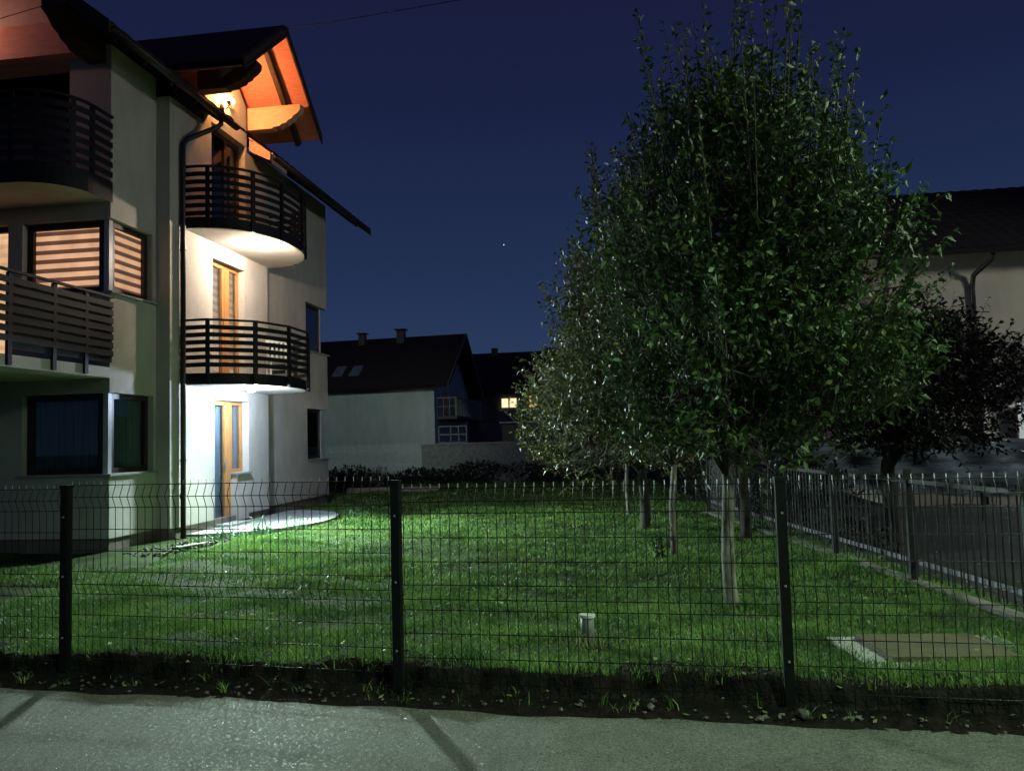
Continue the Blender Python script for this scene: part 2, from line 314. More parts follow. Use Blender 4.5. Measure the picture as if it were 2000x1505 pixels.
def fastmesh(name, V, F, m, parent=None, smooth=False):
    V = np.asarray(V, np.float32); F = np.asarray(F, np.int32); me = bpy.data.meshes.new(name)
    k = F.shape[1]; me.vertices.add(len(V)); me.vertices.foreach_set('co', V.ravel())
    me.loops.add(F.size); me.loops.foreach_set('vertex_index', F.ravel())
    me.polygons.add(len(F)); me.polygons.foreach_set('loop_start', np.arange(0, F.size, k, dtype=np.int32))
    me.polygons.foreach_set('loop_total', np.full(len(F), k, np.int32))
    if smooth: me.polygons.foreach_set('use_smooth', np.ones(len(F), bool))
    me.update(calc_edges=True); me.materials.append(m)
    o = bpy.data.objects.new(name, me); COL.objects.link(o)
    if parent: o.parent = parent
    return o
def wall_holes(mb, axis, c, th, u0, u1, z0, z1, holes):
    """wall face at axis=c facing outwards, thickness th behind it; holes = (u0,u1,z0,z1)"""
    us = sorted({u0, u1, *[h[0] for h in holes], *[h[1] for h in holes]}); us = [u for u in us if u0 <= u <= u1]
    zs = sorted({z0, z1, *[h[2] for h in holes], *[h[3] for h in holes]}); zs = [z for z in zs if z0 <= z <= z1]
    def P(u, d, z): return (c - d, u, z) if axis == 'x' else (u, c + d, z)
    nu, nz = len(us) - 1, len(zs) - 1
    def solid(i, j):
        if i < 0 or j < 0 or i >= nu or j >= nz: return False
        a, b = (us[i] + us[i + 1]) / 2, (zs[j] + zs[j + 1]) / 2
        return not any(h[0] < a < h[1] and h[2] < b < h[3] for h in holes)
    for i in range(nu):
        for j in range(nz):
            if not solid(i, j): continue
            a, b, e, g = us[i], us[i + 1], zs[j], zs[j + 1]
            mb.add([P(a, 0, e), P(b, 0, e), P(b, 0, g), P(a, 0, g)], [(0, 1, 2, 3)])
            mb.add([P(a, th, e), P(b, th, e), P(b, th, g), P(a, th, g)], [(3, 2, 1, 0)])
            if not solid(i - 1, j): mb.add([P(a, 0, e), P(a, th, e), P(a, th, g), P(a, 0, g)], [(0, 1, 2, 3)])
            if not solid(i + 1, j): mb.add([P(b, 0, e), P(b, th, e), P(b, th, g), P(b, 0, g)], [(3, 2, 1, 0)])
            if not solid(i, j - 1): mb.add([P(a, 0, e), P(b, 0, e), P(b, th, e), P(a, th, e)], [(3, 2, 1, 0)])
            if not solid(i, j + 1): mb.add([P(a, 0, g), P(b, 0, g), P(b, th, g), P(a, th, g)], [(0, 1, 2, 3)])
    return mb

# ================================================================== GROUND
def fbm(x, y, seed=0):
    r = np.random.default_rng(seed); s = np.zeros_like(x)
    for o in range(5):
        f = 1.3 * 1.9 ** o
        for _ in range(3):
            a = r.uniform(0, 2 * np.pi); s += np.sin((x * np.cos(a) + y * np.sin(a)) * f * 2 + r.uniform(0, 9)) * .5 ** o / 3
    return s
def edge_road(x): return 4.76 + .02 * np.sin(x * 1.7) + .022 * np.sin(x * 4.3 + 1) + .012 * np.sin(x * 11) + .05 * np.clip(x - 1.2, 0, 3)
def lawn_h(x, v):
    """height of garden ground; v = distance measured at right angles to the fence"""
    vb = 5.10 + .035 * np.sin(x * 2.3 + 1) + .03 * np.sin(x * 5.9) + .02 * np.sin(x * 13.0 + 2) + .012 * np.sin(x * 29)
    t = np.clip((v - vb) / .07, 0, 1); t = t * t * (3 - 2 * t)
    base = .005 + .02 * np.clip((v - 4.8) / .3, 0, 1)
    top = .135 + .02 * np.sin(x * 3.1) - .05 * np.clip((v - 5.3) / 1.2, 0, 1)
    return base * (1 - t) + top * t
def grid(xs, vs, hf, name, m, kind_label):
    X, Vv = np.meshgrid(xs, vs)
    fx = 3.33 - .168 * (Vv - 5.6)
    if name == 'lawn': X = np.minimum(X, fx + .0 * X)
    if name == 'neighbour_yard': X = fx + .0 + (X - 3.0) * 1.0
    Z = hf(X, Vv) - (.012 if name == 'neighbour_yard' else 0); Y = Vv - .075 * X
    V = np.stack([X, Y, Z], -1).reshape(-1, 3); nx, ny = len(xs), len(vs)
    i = np.arange(nx - 1)[None, :] + np.arange(ny - 1)[:, None] * nx; i = i.ravel()
    F = np.stack([i, i + 1, i + nx + 1, i + nx], 1)
    o = fastmesh(name, V, F, m, smooth=True); tag(o, *kind_label, kind='structure'); return o
mb = MB(); mb.add([(-400, 4.0, -.16), (400, 4.0, -.16), (400, 900, -.16), (-400, 900, -.16)], [(0, 1, 2, 3)])
mb.add([(-400, -200, -.16), (400, -200, -.16), (400, 4, -.16), (-400, 4, -.16)], [(0, 1, 2, 3)])
o = mb.build('ground', M['soil']); tag(o, 'dark open ground reaching to the horizon', 'ground', kind='structure')
# road: edge wobbles along the verge
xs = np.linspace(-40, 40, 1600); top = edge_road(xs) - .075 * xs
V = np.concatenate([np.stack([xs, top, 0 * xs + .004], 1), np.stack([xs, top - 9, 0 * xs + .004], 1)])
n_ = len(xs); i = np.arange(n_ - 1); F = np.stack([i + n_, i + n_ + 1, i + 1, i], 1)
o = fastmesh('road', V, F, M['road']); tag(o, 'worn grey asphalt road running past the garden fence', 'road', kind='structure')
# verge + trench + lip
xs = np.linspace(-9, 8, 900); vs = np.linspace(4.55, 5.45, 70)
def verge_h(x, v): return lawn_h(x, v) + (.016 * fbm(x * 5, v * 5, 3) + .010 * fbm(x * 17, v * 17, 4)) * np.clip((v - 4.72) / .12, 0, 1) - .012 * np.clip((4.78 - v) / .05, 0, 1)
grid(xs, vs, verge_h, 'soil_verge', M['soil'], ('strip of dark bare soil between the road and the lawn', 'soil'))
xs = np.linspace(-14, 9, 240); vs = np.concatenate([np.linspace(5.45, 9, 60), np.linspace(9.1, 30, 90)])
def lawn_f(x, v): return lawn_h(x, v) + .012 * fbm(x, v, 6)
grid(xs, vs, lawn_f, 'lawn', M['lawn'], ('green lawn behind the wire fence', 'lawn'))

grid(np.linspace(3.0, 14, 120), vs, lawn_f, 'neighbour_yard', M['yard'], ('dark bare ground beyond the railing fence', 'yard'))
# grass blades: one mesh
def in_building(x, y): return ((x < -7.55) & (y > 10.9) & (y < 20.2)) | ((x < -7.4) & (y > 12.4) & (y < 16.2))
def in_patio(x, y): return (((x + 7.5) / 1.75) ** 2 + ((y - 15.0) / 2.25) ** 2 < 1.0)
def blades(n, x0, x1, v0, v1, hmin, hmax, wd, dens=None):
    x = rng.uniform(x0, x1, n); v = rng.uniform(v0, v1, n); y = v - .075 * x
    keep = (np.abs(x + .141 * y) < .70 * y + .6) & ~in_building(x, y) & ~in_patio(x, y) & ~((x < -6.6 - .2 * np.sin(y * 3)) & (y > 9.7) & (y < 13.2))
    keep &= ~((x > 1.52) & (x < 2.50) & (y > 5.62) & (y < 6.27))
    keep &= x < 2.85 + (10.0 - y) * .13 + .1
    patch = .6 * fbm(x * .8, y * .8, 11) + .7 * fbm(x * 2.6, y * 2.6, 12); keep &= rng.random(n) < np.clip(.80 + .55 * patch, .12, 1)
    x, y, v, patch = x[keep], y[keep], v[keep], patch[keep]; n = len(x)
    z = lawn_f(x, v) - .006
    h = rng.uniform(hmin, hmax, n) * np.clip(1 + .5 * patch, .4, 2); a = rng.uniform(0, 2 * np.pi, n); l = rng.uniform(.2, 1.1, n) * h; la = rng.uniform(0, 2 * np.pi, n)
    wd = wd * rng.uniform(.7, 1.4, n)
    dx, dy = np.cos(a) * wd / 2, np.sin(a) * wd / 2
    lx, ly = np.cos(la) * l, np.sin(la) * l
    p0 = np.stack([x - dx, y - dy, z], 1); p1 = np.stack([x + dx, y + dy, z], 1)
    q0 = np.stack([x + lx * .35 - dx * .8, y + ly * .35 - dy * .8, z + h * .65], 1); q1 = np.stack([x + lx * .35 + dx * .8, y + ly * .35 + dy * .8, z + h * .65], 1)
    t = np.stack([x + lx, y + ly, z + h * .95], 1)
    V = np.stack([p0, p1, q1, q0, t], 1).reshape(-1, 3); b = np.arange(n)[:, None] * 5
    F = np.concatenate([b + [0, 1, 2], b + [0, 2, 3], b + [3, 2, 4]], 1).reshape(-1, 3)
    return V, F
parts = [blades(150000, -6.5, 4.5, 5.18, 8.0, .018, .050, .0055), blades(110000, -9, 4.5, 8.0, 13, .025, .06, .009),
         blades(80000, -12, 4, 13, 20, .03, .06, .014), blades(40000, -13, 4, 20, 29, .03, .07, .024)]
off = 0; VV = []; FF = []
for V, F in parts: VV.append(V); FF.append(F + off); off += len(V)
o = fastmesh('grass', np.concatenate(VV), np.concatenate(FF), M['grassblade'])
tag(o, 'short mown grass blades covering the garden', 'grass', kind='stuff')
# taller ragged weeds along the lip of the soil and under the right fence
def weeds(name, spots, m, label, cat, hr=(.07, .2), wd=.008, kind='stuff', parent=None):
    V = []; F = []
    for (x, y, z, n, rad) in spots:
        for _ in range(n):
            a = random.uniform(0, 6.28); r = rad * math.sqrt(random.random()); bx, by = x + r * math.cos(a), y + r * math.sin(a)
            h = random.uniform(*hr); la = random.uniform(0, 6.28); l = h * random.uniform(.2, 1.0); wa = random.uniform(0, 3.14); w_ = wd * random.uniform(.6, 1.3)
            b = len(V); pts = []
            for t, ww in ((0, 1), (.4, .9), (.75, .6), (1, 0)):
                cx, cy, cz = bx + math.cos(la) * l * t * t, by + math.sin(la) * l * t * t, z + h * (t - .25 * t * t * (l / h))
                dx, dy = math.cos(wa) * w_ * ww / 2, math.sin(wa) * w_ * ww / 2
                V += [(cx - dx, cy - dy, cz), (cx + dx, cy + dy, cz)]
            for k in range(3): F.append((b + 2 * k, b + 2 * k + 1, b + 2 * k + 3, b + 2 * k + 2))
    o = fastmesh(name, V, F, m, parent); 
    if label: tag(o, label, cat, kind=kind)
    return o
sp = []
for _ in range(460):
    x = random.uniform(-5.5, 4.2); v = random.uniform(5.14, 5.5) if random.random() < .9 else random.uniform(4.82, 5.05)
    sp.append((x, v - .075 * x, .10 if v > 5.1 else .02, random.randint(2, 9), random.uniform(.02, .07)))
for _ in range(150):
    y = random.uniform(6.0, 13); x = 3.2 - (y - 7) * .165 - random.uniform(.05, .5); sp.append((x, y, .08, random.randint(4, 12), .07))
for _ in range(110): sp.append((random.uniform(1.25, 2.8), random.uniform(5.25, 5.62), .09, random.randint(5, 12), .06))
for _ in range(26): sp.append((random.choice([random.uniform(1.35, 1.55), random.uniform(2.45, 2.8)]), random.uniform(5.6, 6.4), .10, random.randint(4, 9), .05))
weeds('rough_grass', sp, M['grassblade'], 'rough longer grass and weeds along the edge of the lawn', 'weeds', (.03, .10), .006)
# fallen leaves on the lawn and verge
n = 1500; x = rng.uniform(-6, 4, n); v = 4.85 + rng.random(n) ** 1.5 * 14; y = v - .075 * x
keep = (np.abs(x + .141 * y) < .7 * y) & ~in_building(x, y); x, y, v = x[keep], y[keep], v[keep]; n = len(x)
z = np.where(v > 5.2, lawn_f(x, v) + rng.uniform(.01, .05, n), lawn_f(x, v) + .015)
s = rng.uniform(.009, .019, n); a = rng.uniform(0, 6.28, n); tx = rng.uniform(-.5, .5, n); ty = rng.uniform(-.5, .5, n)
V = []
for (du, dv) in ((-1.4, 0), (0, -.7), (1.4, 0), (0, .7)):
    ex, ey = (du * np.cos(a) - dv * np.sin(a)) * s, (du * np.sin(a) + dv * np.cos(a)) * s
    V.append(np.stack([x + ex, y + ey, z + ex * tx + ey * ty], 1))
V = np.stack(V, 1).reshape(-1, 3); F = np.arange(n)[:, None] * 4 + np.array([0, 1, 2, 3])
o = fastmesh('fallen_leaves', V, F, M['deadleaf']); tag(o, 'small pale fallen leaves scattered over lawn and verge', 'leaves', kind='stuff')
# pebbles
def rock(mb, c, r, seed, flat=.6):
    q = random.Random(seed); vs = []; fs = []; nu, nv = 7, 5
    for j in range(nv + 1):
        ph = math.pi * j / nv
        for i_ in range(nu):
            th = 2 * math.pi * i_ / nu; k = r * q.uniform(.55, 1.25)
            vs.append((c[0] + k * math.sin(ph) * math.cos(th), c[1] + k * math.sin(ph) * math.sin(th), c[2] + k * flat * math.cos(ph)))
    for j in range(nv):
        for i_ in range(nu): fs.append((j * nu + i_, j * nu + (i_ + 1) % nu, (j + 1) * nu + (i_ + 1) % nu, (j + 1) * nu + i_))
    mb.add(vs, fs)
mb = MB()
for i_ in range(210):
    x = random.uniform(-4.8, 4); v = random.gauss(4.9, .07); r = random.uniform(.004, .016) if random.random() < .93 else random.uniform(.016, .026)
    rock(mb, (x, v - .075 * x, .020 + r * .1), r, i_, random.uniform(.35, .7))
for i_ in range(160):
    x = random.uniform(-7.7, -6.6); y = random.uniform(10.7, 13.0); rock(mb, (x, y, .09), random.uniform(.02, .05), i_ + 5000)
o = mb.build('gravel', M['stone'], smooth=False); tag(o, 'loose gravel and rubble along the road edge and house foot', 'gravel', kind='stuff')
for (x, v, r, lab, sd) in ((.94, 4.885, .038, 'largest pale rounded stone lying on the verge at the foot of the right fence post', 3),
                       (.08, 4.89, .030, 'smaller pale stone on the verge left of the largest one', 11),
                       (2.18, 4.97, .026, 'small pale stone at the road edge near the right end of the fence', 5)):
    mb = MB(); c = (x, v - .075 * x, .03); rock(mb, c, r, sd, .8); o = mb.build('stone', M['stone'], smooth=True, loc=c)
    tag(o, lab, 'stone', 'loose stones on the verge')

# ================================================================== APARTMENT HOUSE
H = thing('apartment_house', 'pale three-storey apartment house with round balconies and steep dark roof at left', 'apartment house', loc=(-7.75, 11.05, 0))
H.location = (0, 0, 0)
SX, S2X, FY, RY = -7.75, -7.5, 11.05, 19.97
W1 = (4.06, 5.2); W0 = (1.27, 2.5)
wl = MB()
wall_holes(wl, 'x', SX, .38, FY, 12.25, .30, 7.95, [(FY - 1, 12.15, *W1), (FY - 1, 12.18, *W0)])
wall_holes(wl, 'x', SX, .38, 15.93, RY, .30, 7.95, [(18.57, RY + 1, 3.95, 5.15), (18.6, RY + 1, 1.25, 2.5)])
wall_holes(wl, 'x', S2X, .62, 12.25, 15.93, .30, 7.62, [(13.7, 15.03, .0, 2.5), (13.64, 14.9, 2.93, 5.14), (13.62, 14.95, 5.7, 7.8)])
wall_holes(wl, 'x', S2X, .62, 13.38, 15.02, 7.62, 8.55, [(13.62, 14.95, 7.5, 7.72)])
wl.prism([(S2X, 13.38, 8.55), (S2X, 15.02, 8.55), (S2X, 14.2, 9.3)], (-.6, 0, 0))
# front (F) facade, with gable triangle
wall_holes(wl, 'y', FY, .35, -15.5, SX - .38, .30, 7.95, [(-9.25, SX, *W1), (-9.22, SX, *W0), (-10.7, -9.5, 2.93, 5.2), (-13, -8.46, 5.7, 7.75)])
wl.prism([(SX - .05, FY, 7.95), (-15.45, FY, 7.95), (-11.6, FY, 10.9)], (0, .35, 0))
wl.prism([(SX - .05, RY, 7.95), (-15.45, RY, 7.95), (-11.6, RY, 10.9)], (0, -.35, 0))
wall_holes(wl, 'y', RY - .35, .35, -15.5, SX - .38, .0, 7.95, [(-9, SX, 3.95, 5.15), (-9, SX, 1.25, 2.5)])
wl.box(-15.5, -15.15, FY + .35, RY - .35, 0, 7.95)
# floors inside
for z in (0.1, 2.75, 5.48): wl.box(-15.1, -8.14, FY + .36, RY - .36, z, z + .18)
wl.build('wall', M['plaster'], H)
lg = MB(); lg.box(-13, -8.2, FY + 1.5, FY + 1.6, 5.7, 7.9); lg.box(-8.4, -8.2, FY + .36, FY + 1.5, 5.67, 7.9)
lg.build('loggia_wall', M['plaster_shaded'], H)
ld = MB(); ld.box(-9.6, -8.55, FY + 1.42, FY + 1.5, 5.7, 7.5); o = ld.build('loggia_door', M['brownframe'], H)
pl = MB()
pl.box(SX - .33, SX - .03, FY + .04, 12.26, -.2, .298); pl.box(S2X - .4, S2X - .03, 12.28, 15.90, -.2, .298)
pl.box(SX - .33, SX - .03, 15.9, RY - .04, -.2, .298); pl.box(-15.4, SX - .34, FY + .04, FY + .3, -.2, .298)
pl.build('plinth', M['plinth'], H)
# corner windows --------------------------------------------------------
def frame_rect(mb, axis, c, u0, u1, z0, z1, w=.07, d=.06, mull=()):
    def bx(a, b, e, g):
        if axis == 'x': mb.box(c - d / 2, c + d / 2, a, b, e, g)
        else: mb.box(a, b, c - d / 2, c + d / 2, e, g)
    bx(u0, u0 + w, z0, z1); bx(u1 - w, u1, z0, z1); bx(u0 + w, u1 - w, z0, z0 + w); bx(u0 + w, u1 - w, z1 - w, z1)
    for m_ in mull: bx(m_ - w / 2, m_ + w / 2, z0 + w, z1 - w)
def plane_at(axis, c, u0, u1, z0, z1):
    mb = MB()
    if axis == 'x': mb.box(c - .006, c + .006, u0, u1, z0, z1)
    else: mb.box(u0, u1, c - .006, c + .006, z0, z1)
    return mb
def window(axis, c, u0, u1, z0, z1, fm, behind, w=.07, mull=(), label=None, beh_gap=.07, name='window', bname='blind'):
    mb = MB(); frame_rect(mb, axis, c, u0, u1, z0, z1, w, .06, mull); f = mb.build(name, fm, H)
    if label: f['label'] = label
    plane_at(axis, c, u0 + w * .6, u1 - w * .6, z0 + w * .6, z1 - w * .6).build('pane', M['glass'], f)
    s = -1 if axis == 'x' else 1
    plane_at(axis, c + s * beh_gap, u0 + w * .4, u1 - w * .4, z0 + w * .4, z1 - w * .4).build(bname, behind, f)
    return f
for (zz, y1, beh, bn, lab) in ((W1, 12.15, M['zebra'], 'blind', 'lit first-floor corner window with striped blind'), (W0, 12.18, M['curtain'], 'curtain', 'dark ground-floor corner window')):
    window('x', SX - .13, FY + .16, y1, zz[0], zz[1], M['brownframe'], beh, .085, label=lab, bname=bn)
    window('y', FY + .13, -9.24 if zz is W1 else -9.21, SX - .16, zz[0], zz[1], M['brownframe'], beh, .10, label=lab, bname=bn)
    mb = MB(); mb.box(SX - .16, SX - .075, FY + .075, FY + .16, zz[0], zz[1]); mb.build('corner_post', M['whitepost'], H)
for z, y1 in ((W1[0], 12.24), (W0[0], 12.24)):
    mb = MB(); mb.prism([(SX + .05, FY - .04, z - .035), (SX + .05, y1, z - .035), (SX - .3, y1, z - .035), (SX - .3, FY + .3, z - .035), (-9.3, FY + .3, z - .035), (-9.3, FY - .04, z - .035)], (0, 0, .032)); mb.build('sill', M['concrete'], H)
window('y', FY + .14, -10.7, -9.5, 2.95, 5.2, M['brownframe'], M['litdoor'], .09, label='brightly lit balcony door on the front', name='balcony_door')
for zz, lab in (((3.95, 5.15), 'dark upper corner window at the far end'), ((1.25, 2.5), 'dark lower corner window at the far end')):
    window('x', SX - .17, 18.57 if zz[0] > 3 else 18.6, RY - .18, *zz, M['brownframe'], M['dark'], .07, label=lab, bname='curtain')  # dark sheet behind the pane stands for the unlit room
    window('y', RY - .17, -9, SX - .20, *zz, M['brownframe'], M['dark'], .07, bname='curtain')
    mb = MB(); mb.box(SX - .2, SX - .13, RY - .2, RY - .13, *zz); mb.build('corner_post', M['whitepost'], H)
    mb = MB(); mb.box(SX - .3, SX + .05, 18.5, RY + .05, zz[0] - .032, zz[0] - .002); mb.build('sill', M['concrete'], H)
# doors on the balcony bay
DX = S2X - .17
for (y0, y1, z0, z1, ym, zs, beh, bn, lab) in ((13.7, 15.03, .20, 2.5, 14.42, 1.12, M['lace'], 'curtain', 'amber wooden terrace door with side window on the ground floor'),
                                     (13.64, 14.9, 2.95, 5.14, 14.33, 2.95, M['zebra2'], 'blind', 'amber wooden balcony door on the first floor')):
    mb = MB(); frame_rect(mb, 'x', DX, y0, ym, z0, z1, .085, .07)
    mb.box(DX - .035, DX + .04, ym + .002, ym + .12, z0, z1)
    frame_rect(mb, 'x', DX, ym + .122, y1, zs, z1, .07, .07)
    d = mb.build('balcony_door', M['amber'], H); d['label'] = lab
    plane_at('x', DX, y0 + .06, ym - .04, z0 + .06, z1 - .06).build('pane', M['glass'], d)
    plane_at('x', DX - .08, y0 + .02, ym - .02, z0 + .02, z1 - .02).build(bn, beh, d)
    plane_at('x', DX, ym + .17, y1 - .05, zs + .06, z1 - .06).build('pane', M['glass'], d)
    plane_at('x', DX - .08, ym + .13, y1 - .02, zs + .02, z1 - .02).build(bn, beh, d)
    mb = MB(); mb.bar((DX + .06, y0 + .62, z0 + 1.0), (DX + .06, y0 + .62, z0 + 1.13), .02, .02); mb.build('handle', M['galv_glint'], d)
    if zs > z0 + .3:
        mb = MB(); mb.box(DX - .1, S2X - .001, ym + .14, y1, z0, zs - .035); mb.build('apron_wall', M['plaster'], H)
        mb = MB(); mb.box(DX - .02, S2X + .06, ym + .10, y1 + .05, zs - .033, zs - .001); mb.build('sill', M['concrete'], H)
mb = MB(); mb.box(S2X - .2, S2X + .28, 13.75, 14.55, .12, .2); mb.build('doorstep', M['concrete'], H)
window('x', DX, 13.62, 14.95, 5.7, 7.72, M['brownframe'], M['dark'], .1, mull=(14.4,), label='dark attic balcony door', name='balcony_door', bname='curtain')  # the sheet behind this door is the dark of the attic room
# balconies --------------------------------------------------------------
def arc(cx, cy, rx, ry, n, ex=2.0, side='x'):
    pts = []
    for k in range(n + 1):
        t = math.pi * k / n; c, s_ = math.cos(t), math.sin(t)
        px = rx * abs(s_) ** (2 / ex); py = -ry * math.copysign(abs(c) ** (2 / ex), c)
        pts.append((cx + px, cy + py))
    return pts
def railing(parent, pts, z0, zt, post_idx, slats=6, sw=.075, ret=True, gap0=.10):
    mb = MB(); mb.strip(pts, .045, zt - .035, zt)
    H_ = zt - z0 - .10
    for k in range(slats):
        zc = z0 + gap0 + (H_ - gap0) * (k + .35) / slats; mb.strip(pts, .018, zc, zc + sw)
    r = mb.build('railing', M['railing'], parent)
    for k in post_idx:
        x, y = pts[k]; p = MB(); a = Vector(pts[max(k - 1, 0)]); b = Vector(pts[min(k + 1, len(pts) - 1)]); d = (b - a).normalized()
        n_ = Vector((d.y, -d.x)); c = Vector((x, y)) + n_ * .012
        p.prism([(c.x + d.x * .035 * i_ + n_.x * .022 * j_, c.y + d.y * .035 * i_ + n_.y * .022 * j_, z0 - .16) for i_, j_ in ((-1, -1), (1, -1), (1, 1), (-1, 1))], (0, 0, zt - z0 + .12))
        p.build('post', M['railing'], parent)
    return r
for (zb, zt, lm, nm, lab) in ((2.70, 3.84, M['whitelamp'], 'white', 'lower round balcony on the garden side, white lamp under it'), (5.43, 6.55, M['warmlamp'], 'warm', 'upper round balcony on the garden side, warm lamp under it')):
    pts = arc(S2X, 14.35, 1.27, 1.66, 48, 2.25)
    mb = MB(); mb.prism([(S2X - .02, 12.69, zb)] + [(x, y, zb) for x, y in pts] + [(S2X - .02, 16.0, zb)], (0, 0, .18))
    b = mb.build('balcony', M['plaster'], H); b['label'] = lab
    post = [3, 12, 20, 27, 33, 40]
    # slatted straight spans between posts
    hull = [(S2X + .02, 12.70)] + [pts[k] for k in (4, 13, 21, 28, 35, 42)] + [(S2X + .02, 15.99)]
    hull = [hull[0]] + [(S2X + (x - S2X) * 1.045, 14.35 + (y_ - 14.35) * 1.03) for x, y_ in hull[1:-1]] + [hull[-1]]
    rim = [(S2X + .002, 12.68)] + [(x + .012 if x > S2X + .1 else x, y_) for x, y_ in pts] + [(S2X + .002, 16.01)]
    if zb > 5: hull = [(S2X + .02, 12.70)] + pts[2:-2] + [(S2X + .02, 15.99)]
    hull = [(x + .03 if x > S2X + .1 else x, y) for x, y in hull]
    if zb < 5: railing(b, hull, zb + .16, zt, [1, 2, 3, 4, 5, 6], 6)
    else: railing(b, hull, zb + .16, zt, [3, 12, 19, 26, 33, 40], 6, gap0=.02)
    mb = MB(); mb.strip(rim, .012, zb + .012, zb + .20); mb.build('edge_band', M['railing'] if zb < 5 else M['railing'], b)
    lx, ly = (-6.85, 13.85) if zb < 5 else (-6.72, 14.0)
    lp = MB(); lp.tube([(lx, ly, zb - .002), (lx, ly, zb - .03), (lx, ly, zb - .065), (lx, ly, zb - .08)], [.085, .085, .06, .02], 20); lp.build('ceiling_lamp', lm, b, smooth=True)
# front balconies
b1 = [(SX + .02, FY)] + [(SX + .02, y) for y in (10.45, 9.8, 9.0, 8.4)] + [(-8.1, 8.1), (-8.8, 8.0), (-10.2, 7.95), (-11.5, 7.95)]
mb = MB(); mb.prism([(x, y, 2.72) for x, y in b1] + [(-11.5, FY, 2.72)], (0, 0, .16)); bb = mb.build('balcony', M['plaster'], H); bb['label'] = 'first-floor terrace balcony on the front with dark screened railing'
railing(bb, [(x + .03, y - .0) for x, y in b1], 2.9, 3.97, [1, 2, 3, 4, 6, 7], 7, .085)
mb = MB(); mb.strip([(SX + .03, FY), (SX + .03, 9.05)], .008, 2.95, 3.86); mb.build('privacy_screen', M['screen'], bb)
b2 = [(SX + .02, FY), (SX + .02, 10.6)] + [(SX + .02 - .75 * (1 - math.cos(t)) , 10.6 - .72 * math.sin(t)) for t in np.linspace(.15, math.pi / 2, 10)] + [(-8.9, 9.86), (-9.5, 9.88), (-10.3, 10.0), (-11.2, 10.4), (-11.6, 11.0)]
mb = MB(); mb.prism([(x, y, 5.45) for x, y in b2], (0, 0, .18)); bb = mb.build('balcony', M['plaster'], H); bb['label'] = 'second-floor curved balcony on the front with slatted railing'
railing(bb, [(x + .02, y - .02) for x, y in b2], 5.6, 6.78, [1, 4, 8, 11, 13, 14], 7, .085, gap0=.0)
mb = MB(); mb.strip([(x + .035, y - .035) for x, y in b2], .01, 5.42, 5.66); mb.build('edge_band', M['railing'], bb)
# white chair on the lower balcony
ch = thing('plastic_chair', 'small white plastic chair standing on the lower round balcony', 'chair', loc=(-6.95, 15.25, 2.88))
mb = MB(); mb.box(-.22, .22, -.22, .22, .42, .46); mb.build('seat', M['whitepaint'], ch)
mb = MB()
for k in range(5): mb.box(-.2 + k * .09, -.16 + k * .09, .2, .225, .46, .85)
mb.box(-.22, .22, .2, .23, .85, .9); mb.build('backrest', M['whitepaint'], ch)
for i_ in (-.19, .19):
    for j_ in (-.19, .19): mb = MB(); mb.bar((i_, j_, 0), (i_, j_, .42), .035, .035); mb.build('leg', M['whitepaint'], ch)
ch.rotation_euler = (0, 0, R(35))
# gutters, pipes
def gutter(y0, y1, x, z):
    mb = MB(); pts = []
    for k in range(9):
        t = math.pi + math.pi * k / 8; pts.append((x + .075 * math.cos(t), z + .075 * math.sin(t)))
    outer = [(a, y0, c) for a, c in pts]; inner = [(x + .066 * math.cos(math.pi * 2 - math.pi * k / 8), y0, z + .066 * math.sin(math.pi * 2 - math.pi * k / 8)) for k in range(9)]
    mb.prism(outer + inner, (0, y1 - y0, 0)); mb.prism([(a, y0 - .004, c) for a, c in pts], (0, -.012, 0)); mb.prism([(a, y1 + .004, c) for a, c in pts], (0, .012, 0))
    return mb
gutter(9.95, 13.62, -7.0, 7.58).build('gutter', M['gutter'], H, smooth=True)
gutter(15.25, 21.25, -7.0, 7.58).build('gutter', M['gutter'], H, smooth=True)
mb = MB(); mb.tube([(-7.0, 13.05, 7.5), (-7.0, 13.05, 7.40), (-7.06, 13.0, 7.32), (-7.40, 12.63, 7.0), (-7.44, 12.56, 6.88), (-7.44, 12.55, 6.7), (-7.44, 12.55, .05)], .045, 10)
o = mb.build('downpipe', M['gutter'], H, smooth=True)
cl = MB()
for z in (1.4, 3.4, 5.0, 6.4): cl = MB(); cl.tube([(-7.44, 12.55, z), (-7.44, 12.55, z + .03)], .053, 10); cl.build('pipe_clip', M['gutter'], o)
mb = MB(); mb.tube([(-7.66, 16.02, 7.5), (-7.66, 16.02, 1.1)], .045, 10); o = mb.build('downpipe', M['greypipe'], H, smooth=True)
mb = MB(); mb.tube([(-7.66, 16.02, 1.1), (-7.66, 16.02, .1)], .056, 10); mb.build('pipe_shoe', M['whitepaint'], o, smooth=True)
